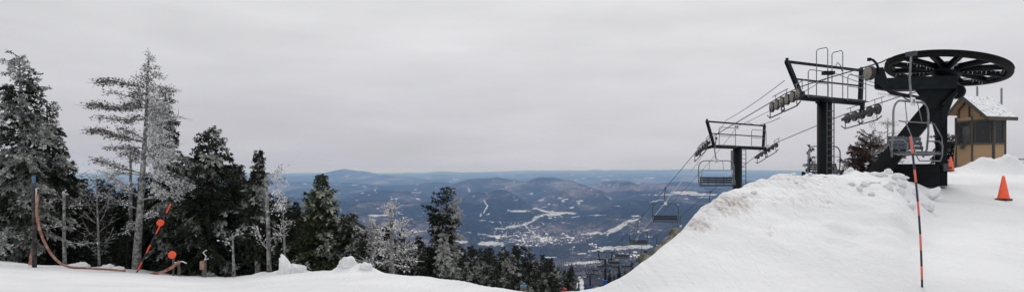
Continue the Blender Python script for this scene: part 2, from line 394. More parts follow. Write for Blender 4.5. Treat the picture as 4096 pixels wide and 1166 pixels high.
def near(x, Y, detail=True):
    Yq = np.maximum(Y, 8.0)
    px = 2048 + F * x / Yq
    yc = np.interp(px, CR[:, 0], CR[:, 1]); Yc = np.interp(px, CR[:, 0], CR[:, 2])
    zc = EYE - (yc - YH) / F * Yc
    t = np.clip((Yq - 7) / (Yc - 7), 0, 1)
    rt = sst(2500, 3000, px)
    tt = t * (1 - rt) + rt * (t * t * (3 - 2 * t))
    z1 = zc * tt
    d = np.maximum(Y - Yc, 0)
    sl = np.interp(px, [2400, 2900, 3200, 3400, 3600], [.46, .62, .35, .12, .04])
    z1 = z1 - sl * (np.sqrt(d * d + .6) - math.sqrt(.6))
    zb = np.interp(Y, MY, MZ)
    w = sst(26, 50, Y)
    z1 = z1 * (1 - w) + zb * w
    z2 = np.interp(Y, PY, PZ)
    zs = np.interp(Y, [0, 45, 75], [1, 1, 1])
    r2 = sst(3560, 3760, px)
    z = z1 * (1 - r2) + z2 * r2
    # right of the frame the ground behind carries on
    nearness = sst(62, 45, Y)
    z = z + nearness * .10 * (fbm(x / 3.5, Y / 3.5, 31, 3) - .5) * sst(5, 9, Y)
    if detail:
        mound = sst(2560, 2800, px) * sst(3760, 3560, px) * sst(8.5, 11, Y) * sst(24, 18, Y)
        rid = np.abs(fbm(x / .9 + Y * .35, Y / 1.1 - x * .2, 41, 4) - .5) * 2
        z = z + mound * (.24 * (fbm(x / .75, Y / .75, 44, 4) - .5) - .06 * rid + .15 * (fbm(x / .27, Y / .27, 49, 3) - .5))
        z = z + nearness * .05 * (fbm(x / .5, Y / .8, 47, 4) - .5)
        # lumps ploughed up along crests
        for bx, by, s, h in LUMPS:
            z = z + h * np.exp(-((x - bx) ** 2 + (Y - by) ** 2) / (s * s)) * (.7 + .6 * fbm(x / .35, Y / .35, 50, 3))
    return z

LUMPS = []
def lump(px, py, Y, s, h):
    LUMPS.append(((px - 2048) / F * Y, Y, s, h))
for a in [(3475, 700, 16.2, .45, .05), (3560, 700, 16.4, .35, .07), (3420, 710, 15.5, .3, .05), (3620, 715, 17, .4, .07), (3700, 735, 18.2, .35, .10), (3660, 725, 17, .25, .07), (3500, 760, 14, .3, .08),
          (3985, 660, 26.5, .9, .42), (3930, 670, 26.8, .9, .28), (4060, 660, 26, .6, .34), (3860, 680, 27, .7, .12), (2990, 730, 13.8, .3, .03), (2960, 880, 11, .25, .06),
          (310, 1064, 20.2, .35, .12), (440, 1075, 20.5, .4, .12), (1400, 1080, 15.6, .5, .16), (1460, 1080, 15.4, .35, .12), (1375, 1080, 15.8, .25, .12), (1120, 1090, 17.5, .4, .10), (1190, 1090, 17.6, .3, .08),
          (3250, 702, 15.3, .3, .05), (3120, 706, 14.8, .3, .05), (3350, 702, 15.7, .4, .05), (560, 1085, 21, .4, .08), (1040, 1100, 18.6, .3, .07)]:
    lump(*a)

def gz(x, Y):
    return float(near(np.array([float(x)]), np.array([float(Y)]))[0])

# near ground
xs = np.concatenate([np.arange(-60, -22, .8), np.arange(-22, 26, .13), np.arange(26, 70, .8)])
ys = np.concatenate([np.arange(-30, 5, 1.0), np.arange(5, 9, .25), np.arange(9, 24, .1), np.arange(24, 34, .25), np.arange(34, 66, .6)])
X, Y = np.meshgrid(xs, ys)
Z = near(X, Y)
px = 2048 + F * X / np.maximum(Y, 8)
py = YH + (EYE - Z) / np.maximum(Y, 8) * F
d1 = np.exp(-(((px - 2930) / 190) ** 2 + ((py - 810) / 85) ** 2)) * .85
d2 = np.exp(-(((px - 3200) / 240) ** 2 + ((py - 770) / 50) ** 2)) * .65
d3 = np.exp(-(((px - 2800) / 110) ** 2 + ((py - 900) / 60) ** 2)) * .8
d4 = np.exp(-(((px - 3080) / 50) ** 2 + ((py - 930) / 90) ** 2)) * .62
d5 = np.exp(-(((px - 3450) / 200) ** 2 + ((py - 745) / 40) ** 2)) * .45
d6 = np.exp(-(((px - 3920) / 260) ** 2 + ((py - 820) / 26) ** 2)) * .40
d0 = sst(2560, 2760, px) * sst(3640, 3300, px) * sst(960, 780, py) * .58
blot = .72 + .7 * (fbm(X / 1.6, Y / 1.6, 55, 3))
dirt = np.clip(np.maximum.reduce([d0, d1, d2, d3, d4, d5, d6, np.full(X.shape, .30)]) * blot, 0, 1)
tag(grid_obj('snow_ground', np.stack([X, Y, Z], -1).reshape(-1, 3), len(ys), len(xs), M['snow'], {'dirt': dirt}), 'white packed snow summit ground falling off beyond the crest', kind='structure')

# far terrain: rows are log spaced, columns fan out
rowy = np.concatenate([np.linspace(63, 300, 40)[:-1], np.geomspace(300, 4000, 110)[:-1], F * 690 / np.linspace(F * 690 / 4000, F * 690 / 24000, 270)[:-1], np.linspace(24000, 50000, 110)])
cu = np.concatenate([np.linspace(-1.5, -.62, 60)[:-1], np.linspace(-.62, .60, 900), np.linspace(.60, 1.5, 60)[1:]])
U, YY = np.meshgrid(cu, rowy)
XX = U * (YY + 40 * np.exp(-YY / 200))
ZZ = valley(XX, YY)
s = sst(63, 75, YY)
ZZ = ZZ - .6 * (1 - s)
pxf = 2048 + F * XX / YY; pyf = YH + (EYE - ZZ) / YY * F

FIELDS = [  # snow covered clearings: px, py, rx, ry, tilt, strength
    (2250, 850, 62, 6, .03, 1), (2165, 838, 30, 4, .25, 1), (2200, 846, 34, 5, .15, 1), (2070, 843, 62, 5, 0, 1), (2215, 857, 45, 7, -.03, 1), (2250, 853, 14, 5, 0, 1),
    (2140, 832, 14, 4, -.3, .9), (2180, 826, 20, 2.5, -.2, .8), (2205, 815, 20, 3, 0, .8), (2320, 802, 22, 3.5, -.12, 1), (2315, 812, 6, 4, 0, .9), (2290, 828, 14, 3.5, -.2, .9), (2315, 826, 8, 2, 0, 1),
    (1835, 967, 36, 9, 0, 1.15), (1965, 973, 56, 12, 0, 1.15), (1880, 980, 20, 4, 0, .6), (1985, 943, 34, 6, 0, 1), (1930, 935, 30, 5, .1, .8), (2050, 905, 45, 6, -.12, 1), (2000, 912, 25, 4, 0, .9),
    (2110, 890, 40, 4, -.3, .85), (2135, 880, 26, 3.5, -.6, .9), (2140, 870, 12, 8, -.3, .8), (2160, 862, 16, 4, 0, .9), (2370, 930, 46, 4.5, -.1, 1), (2355, 935, 30, 5, 0, 1), (2480, 905, 60, 10, -.55, 1.1),
    (2530, 882, 30, 4.5, -.3, 1), (2425, 925, 30, 4, -.5, .9), (2455, 915, 26, 5, -.5, 1), (2545, 862, 24, 3, 0, .9), (2580, 920, 24, 6, -.3, .7), (2600, 945, 18, 4, 0, .8), (2470, 990, 80, 10, -.03, 1.2), (2560, 985, 50, 12, 0, 1.2),
    (2330, 1050, 74, 7, -.1, 1.25), (2205, 1027, 32, 3, 0, 1), (2325, 1013, 28, 4, -.1, .9), (2375, 1000, 24, 5, -.2, .9),
    (2740, 770, 70, 9, .04, 1.15), (2660, 777, 50, 3, 0, .9), (2800, 777, 70, 6, .03, 1.1), (2620, 803, 28, 4, -.25, 1), (2820, 788, 50, 2.5, 0, .9), (2590, 778, 32, 1.6, 0, .9), (2470, 822, 22, 2, 0, .9),
    (2385, 859, 40, 2.5, 0, 1), (2300, 866, 22, 2.5, -.2, .9), (2440, 700, 22, 1.4, 0, 1), (2400, 706, 16, 1.4, 0, 1), (2330, 712, 18, 1.2, 0, .9), (2425, 718, 22, 2.2, 0, 1), (2310, 717, 14, 1.5, 0, .9), (2480, 714, 14, 1.4, 0, .9), (2590, 711, 26, 1.6, 0, 1),
    (2665, 704, 14, 1.4, 0, .9), (2555, 730, 14, 2, -.1, .8), (2290, 697, 14, 1.2, 0, .8), (2700, 700, 20, 1.2, 0, .9), (2870, 708, 30, 1.6, 0, .8),
    (1765, 708, 20, 1.6, 0, 1), (1710, 713, 14, 1.5, 0, .9), (1890, 720, 18, 1.6, 0, 1), (1800, 726, 10, 1.3, 0, .9), (1860, 722, 12, 1.3, 0, .8), (1670, 758, 20, 2.2, 0, 1), (1665, 769, 22, 1.6, 0, 1), (1730, 750, 14, 1.6, 0, .9), (1700, 752, 10, 1.4, 0, .8),
    (1640, 760, 12, 1.4, 0, .8), (1895, 783, 14, 1.5, 0, 1), (1815, 778, 14, 1.4, 0, .8), (2055, 786, 6, 2, 0, .9), (2100, 790, 8, 2, 0, .9), (1675, 794, 12, 2.4, .2, .9), (1585, 795, 8, 1.8, 0, .8),
    (1180, 814, 20, 4, .1, 1), (1160, 823, 16, 1.5, 0, .9), (1190, 823, 16, 1.5, 0, .9), (1220, 734, 12, 1.4, 0, .9), (1215, 731, 8, 1, 0, .8), (1355, 771, 10, 2, 0, 1), (1450, 771, 6, 2, 0, .9), (1500, 760, 5, 5, .7, .8), (1505, 749, 9, 1.2, 0, .8),
    (1130, 734, 10, 1, 0, .8), (1345, 737, 8, 1.4, 0, .7), (1520, 859, 50, 4, 0, 1), (1500, 862, 20, 4, 0, .9), (1620, 870, 20, 3, -.4, .7), (1660, 925, 40, 4, 0, .8), (1590, 890, 12, 2, 0, .8), (1680, 922, 30, 5, .1, .8),
    (1930, 880, 16, 3, 0, .8), (1965, 885, 22, 3, .3, .7), (2010, 886, 14, 3, 0, .7), (1910, 832, 5, 3, 0, .7), (1955, 855, 5, 3, 0, .8), (1810, 832, 5, 3, 0, .8), (1870, 833, 5, 2, 0, .7), (1950, 837, 6, 2, 0, .7),
    (1745, 867, 16, 3, .2, .7), (1820, 918, 26, 5, 0, .6), (1760, 915, 30, 5, 0, .6), (2250, 803, 12, 3, -.1, .8), (2165, 799, 20, 2.5, -.1, .9), (2120, 775, 18, 2.5, -.2, .8), (2370, 757, 8, 1.5, 0, .9), (2345, 781, 6, 3, 0, .8), (2260, 796, 16, 3, -.2, .9), (2240, 792, 14, 2, 0, .8)]
SPECK = [(2080, 925, 120, 42, 1), (2190, 955, 120, 32, .9), (2120, 965, 150, 16, .8), (2350, 930, 70, 26, .7), (1700, 880, 120, 22, .45), (1820, 900, 90, 30, .5), (2200, 880, 80, 25, .75), (2560, 900, 70, 40, .75), (2480, 1000, 120, 14, .5), (2330, 1010, 90, 12, .6), (2400, 960, 60, 15, .6), (1950, 960, 90, 18, .55), (2100, 1000, 70, 8, .35)]
snowa = np.zeros(pxf.shape)
wobf = (fbm(pxf / 10, pyf / 3.5, 61, 3) - .5) * 2.4
for fx, fy, rx, ry, tl, st in FIELDS:
    ca, sa = math.cos(tl), math.sin(tl)
    dx = pxf - fx; dy = pyf - fy
    a = (dx * ca + dy * sa) / (rx * .84); b = (-dx * sa + dy * ca) / (ry * .62 + .15)
    wob = wobf
    r = np.sqrt(a ** 4 + b ** 4) ** .5 if False else (np.abs(a) ** 2.6 + np.abs(b) ** 2.6) ** (1 / 2.6)
    snowa = np.maximum(snowa, st * np.clip(1.35 - .85 * (r + wob * .55), 0, 1))
def poly_dist(pts):
    dm = np.full(pxf.shape, 1e9)
    for (ax, ay), (bx, by) in zip(pts[:-1], pts[1:]):
        vx, vy = bx - ax, by - ay; L2 = vx * vx + vy * vy
        t = np.clip(((pxf - ax) * vx + (pyf - ay) * vy) / L2, 0, 1)
        dm = np.minimum(dm, np.hypot(pxf - ax - t * vx, pyf - ay - t * vy))
    return dm
for pts, w in [([(1936, 799), (1942, 812), (1950, 822), (1941, 838), (1935, 850)], 2.4), ([(1925, 855), (1922, 861)], 3), ([(1873, 750), (1877, 758), (1879, 764)], 1.8),
               ([(2120, 920), (2100, 900), (2130, 880), (2150, 866), (2180, 855)], 1.8), ([(2060, 990), (2100, 970), (2080, 930)], 2.2), ([(2250, 930), (2275, 945), (2290, 955)], 1.8), ([(2130, 925), (2150, 945), (2180, 955), (2220, 975)], 2),
               ([(2335, 1200), (2328, 1160), (2326, 1120), (2318, 1112)], 7), ([(2300, 1200), (2306, 1160), (2312, 1130)], 4), ([(2500, 900), (2470, 920), (2440, 925), (2400, 935)], 1.8)]:
    snowa = np.maximum(snowa, np.clip(1.5 - poly_dist(pts) / w * .9 - np.maximum(wobf, 0) * .35, 0, 1.1))
sp = fbm(pxf / 5, pyf / 2.2, 71, 3)
wh = sst(.50, .70, sp)
for fx, fy, rx, ry, st in SPECK:
    g = np.exp(-((pxf - fx) / rx) ** 2 - ((pyf - fy) / ry) ** 2)
    snowa = np.maximum(snowa, wh * np.clip(g * 1.8, 0, 1) * st * .80)
# thin open patches anywhere
sp2 = fbm(pxf / 26, pyf / 6, 77, 4)
snowa = np.maximum(snowa, sst(.69, .76, sp2) * .5)
brown = -.05 + .30 * np.exp(-((pxf - 2300) / 330) ** 2 - ((pyf - 1075) / 60) ** 2)
for fx, fy, rx, ry, st in [(2060, 735, 90, 12, .16), (2240, 735, 110, 16, .2), (2500, 748, 70, 10, .26), (2560, 758, 60, 8, .2), (1515, 730, 36, 9, .42), (2330, 770, 80, 14, .1), (1660, 800, 80, 14, .12), (2250, 930, 160, 40, .14), (2330, 840, 120, 16, .1),
                           (1480, 690, 30, 6, .12), (2310, 900, 100, 30, .1), (2020, 775, 60, 7, .15), (2290, 765, 30, 6, .2), (2640, 745, 60, 8, .16), (2350, 1040, 200, 30, .12)]:
    brown = brown + st * np.exp(-((pxf - fx) / rx) ** 2 - ((pyf - fy) / ry) ** 2)
brown = brown + (fbm(XX / 420, YY / 900, 141, 4) - .5) * .55 + (fbm(XX / 1600, YY / 3200, 143, 3) - .5) * .3
for fx, fy, rx, ry, st in [(2090, 930, 110, 34, .28), (2190, 958, 110, 22, .26), (2030, 960, 80, 12, .12), (2350, 940, 80, 22, .16), (2540, 890, 60, 30, .14), (2600, 850, 200, 40, -.12), (2280, 880, 90, 12, -.12), (1900, 850, 200, 40, -.08), (1500, 860, 250, 60, -.06), (2450, 955, 80, 18, -.15), (2330, 800, 120, 12, -.06)]:
    brown = brown + st * np.exp(-((pxf - fx) / rx) ** 2 - ((pyf - fy) / ry) ** 2)
tag(grid_obj('valley_terrain', np.stack([XX, YY, ZZ], -1).reshape(-1, 3), len(rowy), len(cu), M['land'], {'snow': snowa, 'brown': brown}), 'wooded valley and blue hills with snowy fields below the summit', kind='structure')

def vz(x, Y): return float(valley(np.array([float(x)]), np.array([float(Y)]))[0])

# forest texture on the mountain foot and round the fields: thousands of far trees as one mass
def far_forest():
    r = np.random.default_rng(5); n = 26000
    pxs = r.uniform(1450, 2900, n); q = r.uniform(0, 1, n)
    pys = 860 + 250 * q ** .8
    # invert py to Y on the valley floor profile
    tab = F * (EYE - np.interp(np.geomspace(600, 9000, 900), MY, MZ)) / np.geomspace(600, 9000, 900) + YH
    o = np.argsort(tab); Yt = np.interp(pys, tab[o], np.geomspace(600, 9000, 900)[o])
    xt = (pxs - 2048) / F * Yt; zt = valley(xt, Yt)
    pp = YH + (EYE - zt) / Yt * F
    # keep clear of the fields
    keep = np.ones(n, bool)
    for fx, fy, rx, ry, tl, st in FIELDS:
        if st >= .9: keep &= ~((((pxs - fx) / (rx * 1.02)) ** 2 + ((pp + 0 - fy) / (ry * 1.0)) ** 2) < 1)
    keep &= ~((np.abs(pxs - 2325) < 22) & (pp > 1090))
    dens = fbm(xt / 260, Yt / 260, 91, 3)
    keep &= dens > .42 + .1 * r.uniform(-1, 1, n)
    xt, Yt, zt = xt[keep], Yt[keep], zt[keep]; m = len(xt)
    hh = r.uniform(9, 20, m); rr = hh * r.uniform(.16, .3, m); V = []; Fc = []
    ang = np.arange(5) * 2 * math.pi / 5
    base = np.stack([xt[:, None] + rr[:, None] * np.cos(ang), Yt[:, None] + rr[:, None] * np.sin(ang), np.repeat(zt[:, None] + 1, 5, 1)], -1)
    tip = np.stack([xt, Yt, zt + hh], -1)[:, None, :]
    V = np.concatenate([base, tip], 1).reshape(-1, 3)
    f = np.array([[k, (k + 1) % 5, 5] for k in range(5)])
    Fc = (np.arange(m)[:, None, None] * 6 + f[None]).reshape(-1, 3)
    me = bpy.data.meshes.new('distant_forest')
    me.vertices.add(len(V)); me.vertices.foreach_set('co', V.astype(np.float32).ravel())
    me.loops.add(Fc.size); me.loops.foreach_set('vertex_index', Fc.ravel().astype(np.int32))
    me.polygons.add(len(Fc)); me.polygons.foreach_set('loop_start', np.arange(0, Fc.size, 3, dtype=np.int32)); me.update(calc_edges=True)
    fr = np.repeat(np.where(fbm(xt / 500, Yt / 500, 95, 3) > .52, .0, .0), 6); ti = np.repeat(r.uniform(0, 1, m), 6)
    for k, a in (('frost', fr), ('tint', ti)):
        at = me.attributes.new(k, 'FLOAT', 'POINT'); at.data.foreach_set('value', a.astype(np.float32))
    me.materials.append(frost_mat('far_trees', (.016, .022, .022), (.3, .3, .3), (.060, .050, .046)))
    ob = bpy.data.objects.new('distant_forest', me); C.objects.link(ob)
    tag(ob, 'dark far off woods covering the valley and mountain foot', kind='stuff')
far_forest()

# village houses in the valley
hm = MB().prism([(-7, -5), (7, -5), (7, 5), (-7, 5)], 0, 6)
rf = MB().add([(-8, -6, 6), (8, -6, 6), (8, 6, 6), (-8, 6, 6), (-8, 0, 10.5), (8, 0, 10.5)], [(0, 1, 5, 4), (2, 3, 4, 5), (0, 4, 3), (1, 2, 5), (3, 2, 1, 0)])
wallm = [mat('village_wall_' + n, c, .8) for n, c in (('white', (.6, .6, .58)), ('brick', (.22, .09, .07)), ('grey', (.22, .22, .24)))]
roofm = [mat('village_roof_' + n, c, .8) for n, c in (('snow', (.75, .76, .78)), ('dark', (.12, .11, .11)))]
protos = []
for wi, ri in ((0, 0), (1, 0), (2, 0), (0, 1), (2, 1)):
    h = thing('village_house', None, 'house'); hm.obj('wall', wallm[wi], h); rf.obj('roof', roofm[ri], h); protos.append(h)
rr = random.Random(3); used = set(); nh = 0
while nh < 170:
    cx, cy, sx, sy = rr.choice([(2090, 930, 70, 26), (2190, 958, 60, 16), (2190, 958, 60, 16), (2120, 900, 50, 20), (2260, 960, 50, 12), (2010, 940, 40, 14), (2540, 890, 40, 18), (2370, 940, 40, 10)])
    px_, py_ = rr.gauss(cx, sx * .55), rr.gauss(cy, sy * .6)
    Yh = 2400 * 685 / max(60, py_ - YH); x_ = (px_ - 2048) / F * Yh; z_ = vz(x_, Yh)
    Yh2 = (EYE - z_) * F / max(60, py_ - YH); x_ = (px_ - 2048) / F * Yh2; z_ = vz(x_, Yh2)
    if not 3500 < Yh2 < 9000: continue
    k = rr.randrange(5) if nh >= 5 else nh
    h = protos[k] if k not in used else copy_tree(protos[k])
    used.add(k)
    h.location = (x_, Yh2, z_ - 1); h.rotation_euler = (0, 0, rr.uniform(0, 6.28)); sc_ = rr.uniform(.9, 2.0); h.scale = (sc_, sc_, sc_ * .8)
    tag(h, 'tiny far off house of the village down in the valley', 'house', 'houses of the village in the valley'); nh += 1

# ------------------------------------------------------------------ trees
def leaves(base, dirs, L, W, r, up=.35):
    """rhombic sprays: base (n,3), dirs (n,3), lengths, widths"""
    n = len(base); d = dirs / np.linalg.norm(dirs, axis=1, keepdims=True)
    rv = r.normal(size=(n, 3)); sv = np.cross(d, rv); sv /= np.linalg.norm(sv, axis=1, keepdims=True) + 1e-9
    L = L[:, None]; W = W[:, None]
    return np.stack([base - sv * W * .3, base + d * L * .45 + sv * W, base + d * L, base + d * L * .5 - sv * W], 1)

def spruce(seed, H, Rb, crown0=.12, nl=120, fro=.5, frdir=(1, -.4), lean=(0, 0), flag=None, droop=.5, power=.8, dens=1.0, fol='fol', leaf=.13, gaps=.12, top=.04, rough=.55, wind=.16):
    """returns the meshes trunk / branches / crown of a spruce whose foot is the origin"""
    r = np.random.default_rng(seed)
    tr = MB(); pts = []; rad = []
    for i in range(9):
        t = i / 8; pts.append(Vector((lean[0] * t ** 1.5 + .02 * H * (math.sin(seed + 5 * t) - math.sin(seed)) * .5, lean[1] * t, H * t))); rad.append((.016 * H + .03) * (1 - t) ** .8 + .012)
    tr.tube(pts, rad, 8)
    def axis(t):
        f = t * 8; i = min(int(f), 7); return pts[i].lerp(pts[i + 1], f - i)
    br = MB(); B = []; D = []; Ls = []; FR = []; TI = []; WD = []
    frd = np.array([frdir[0], frdir[1], .15]); frd /= np.linalg.norm(frd)
    for k in range(nl):
        t = crown0 + (1 - crown0) * (k + r.uniform(-.5, .5)) / nl; t = min(max(t, crown0), .992)
        a = (k * 2.4 + r.uniform(-.7, .7)) % (2 * math.pi)
        prof = (1 - t) ** power * (1.0 - .40 * math.exp(-((t - crown0) / .10) ** 2))
        lobe = float(vn(np.array([t * H * 1.05 + seed]), np.array([a * 1.1]), seed)) - .5
        ln = Rb * (prof + top) * (1.0 + rough * 2.0 * lobe) * r.uniform(.78, 1.12)
        if flag is not None: ln *= 1 + flag[2] * (math.cos(a) * flag[0] + math.sin(a) * flag[1])
        if r.uniform() < gaps: ln *= .35
        ln = max(ln, .05 + .07 * (1 - t) / .3 if t > .7 else .12); lf_ = leaf * (1 if t < .85 else .65)
        p0 = np.array(axis(t)); o = np.array([math.cos(a), math.sin(a), 0]); side = np.array([-o[1], o[0], 0])
        rise = r.uniform(-.05, .25) + .55 * t ** 2
        ss = np.linspace(0, 1, 7)
        dz = rise * ss - droop * ss ** 2 * (1.0 - .6 * t) + .12 * ss ** 4
        path = p0 + o * ln * ss[:, None] + np.array([0, 0, 1.0]) * (ln * dz)[:, None]
        if ln > .3:
            br.tube([Vector(path[0]), Vector(path[2]), Vector(path[4]), Vector(path[-1])], .014 + .012 * ln, 4, .006, cap=False)
        windw = float(o @ frd); limbv = r.normal(0, .13)
        ns = int(max(4, ln * 11 * dens * (.15 / leaf) ** .5))
        for q in range(ns):
            sq = min(1.0, .18 + .82 * ((q + r.uniform(0, 1)) / ns) ** .8)
            c = np.array([np.interp(sq, ss, path[:, m]) for m in range(3)])
            w = (.42 * ln * (1.05 - sq) + .07) * r.uniform(-1, 1)
            sdir = o * r.uniform(.25, .8) + side * (np.sign(w) * r.uniform(.2, .9)) + np.array([0, 0, -1.0]) * (r.uniform(.15, .9) * (droop + .25)) + np.array([0, 0, .45]) * t
            sdir /= np.linalg.norm(sdir)
            sl = abs(w) * .8 + r.uniform(.10, .22) * (lf_ / .13) * (1 if t < .85 else .6)
            nb = int(9 + sl * 34 * (.13 / leaf) * dens)
            u = r.uniform(0, 1, nb)
            droopv = np.array([0, 0, -1.0]) * (.30 * sl * (droop + .2) * u ** 2)[:, None]
            base = c + sdir * (sl * u)[:, None] + droopv + r.normal(0, leaf * .16, (nb, 3))
            dr = sdir * r.uniform(.4, 1, nb)[:, None] + r.normal(0, .42, (nb, 3)) + np.array([0, 0, -.30 * (droop + .3)])
            B.append(base); D.append(dr); Ls.append(lf_ * r.uniform(.55, 1.25, nb))
            cl = float(vn(np.array([c[0] * 1.9 + 7 + c[1]]), np.array([c[2] * 1.7 + c[1] * .9]), seed + 5)) - .5
            v = fro + wind * windw + cl * 1.0 + limbv + r.normal(0, .08) + (sq - .6) * .25
            vv = v + (u - .5) * .24 + r.normal(0, .04, nb)
            x = np.clip((vv - .41) / .46, 0, 1); FR.append(x * x * (3 - 2 * x)); TI.append(np.clip(r.uniform(0, 1) * .6 + r.uniform(0, .4, nb), 0, 1))
    B = np.concatenate(B); D = np.concatenate(D); Ls = np.concatenate(Ls); FR = np.concatenate(FR); TI = np.concatenate(TI)
    V = leaves(B, D, Ls, Ls * r.uniform(.18, .30, len(Ls)), r)
    cm = quads_mesh('crown', V, {'frost': FR, 'tint': TI}, M[fol])
    return tr, br, cm

def tree_obj(name, label, cat, loc, args, rz=0, group=None, barkm='barkdk'):
    tr, br, cm = spruce(**args)
    e = thing(name, label, cat, loc, rz, group)
    tr.obj('trunk', M[barkm], e, True); br.obj('branches', M[barkm], e)
    c = bpy.data.objects.new('crown', cm); C.objects.link(c); c.parent = e
    return e

def gpos(px_, Y_):
    x_ = (px_ - 2048) / F * Y_; return (x_, Y_, gz(x_, Y_) - .12)

def tree_at(name, label, px_, ytop, Y_, rad_px, seed, **kw):
    """a tree at a place on the ground whose top reaches the right height"""
    loc = gpos(px_, Y_); H = EYE + (YH - ytop) / F * Y_ - loc[2]
    args = dict(seed=seed, H=H, Rb=rad_px / F * Y_, **{k: v for k, v in kw.items() if k not in ('cat', 'group', 'barkm')})
    return tree_obj(name, label, 'tree', loc, args, 0, kw.get('group'), kw.get('barkm', 'barkdk'))

# named trees of the left row
tree_at('spruce_tree', 'tallest spruce at the left edge, thickly coated with grey rime', 70, 222, 21.5, 132, 11, nl=190, fro=.60, power=.62, droop=.8, crown0=.05, top=.16, dens=1.05, gaps=.14, rough=.75, barkm='bark')
tree_at('spruce_tree', 'rimed spruce standing right behind the tallest left edge one, with bulging right flank', 190, 400, 23, 112, 12, nl=160, fro=.46, power=.6, droop=.9, crown0=.05, top=.12, dens=1.0, rough=.7)
tree_at('spruce_tree', 'droopy dark spruce between the half bare conifer and the broad flat topped spruce', 672, 345, 22.6, 98, 13, nl=170, fro=.40, power=.62, droop=1.0, crown0=.05, top=.10, dens=1.0, rough=.7)
tree_at('spruce_tree', 'broad dark spruce with a flat bushy top right of the bare rimed tree', 842, 520, 21.6, 140, 14, nl=190, fro=.26, power=.60, droop=.85, crown0=.06, top=.16, dens=1.1, rough=.8)
tree_at('spruce_tree', 'slim spruce with spiky top and visible trunk, white twigs on its right', 1035, 600, 20.2, 74, 15, nl=105, fro=.40, power=.7, droop=.75, crown0=.22, top=.05, dens=.85, gaps=.35, rough=.8, barkm='bark')
tree_at('spruce_tree', 'dark olive green spruce with limbs sweeping left above the snow fin', 1285, 700, 19.5, 160, 16, nl=125, fro=.20, power=.88, droop=.5, crown0=.10, top=.02, dens=1.0, rough=.8, fol='folgreen', flag=(-1, 0, .45))
tree_at('spruce_tree', 'tall lopsided spruce rising alone above the middle treeline', 1768, 752, 24, 56, 17, nl=100, fro=.38, power=.32, droop=.5, crown0=.46, top=.24, dens=1.1, rough=.9, lean=(.1, 0), flag=(-.6, 0, .35), barkm='barkdk')
tree_at('spruce_tree', 'bushy rimed young spruce at the foot of the lone lopsided spruce', 1772, 925, 23, 46, 18, nl=80, fro=.62, power=.7, droop=.9, crown0=.05, top=.1)
tree_at('spruce_tree', 'wide dark spruce with snow flecked crown at the middle treeline', 2108, 990, 42, 60, 19, nl=120, fro=.34, power=.45, droop=.6, crown0=.05, top=.25, leaf=.17)
tree_at('spruce_tree', 'dark pointed spruce just left of the distant ski trail', 2290, 1062, 60, 24, 20, nl=70, fro=.05, power=.8, droop=.5, crown0=.03, leaf=.24)
tree_at('spruce_tree', 'white rimed leaning spruce just left of the blue tipped posts', 2226, 1072, 42, 30, 21, nl=60, fro=.75, power=.8, droop=.6, crown0=.03, leaf=.16)

tree_at('spruce_tree', 'dark spruce filling the space just right of the rimed left edge pair', 268, 640, 23.5, 88, 22, nl=110, fro=.12, power=.6, droop=.8, crown0=.03, top=.05)
tree_at('spruce_tree', 'dark ragged spruce between the broad spruce and the slim spiky one', 945, 655, 23, 84, 23, nl=120, fro=.22, power=.6, droop=.8, crown0=.03, top=.05)
tree_at('spruce_tree', 'low dark spruce between the slim spiky spruce and the olive green one', 1140, 800, 21.5, 72, 24, nl=90, fro=.18, power=.7, droop=.7, crown0=.03, top=.03)
tree_at('spruce_tree', 'low grey rimed spruce right beside the olive green spruce', 1400, 855, 19.5, 62, 25, nl=90, fro=.40, power=.7, droop=.8, crown0=.03, top=.03)
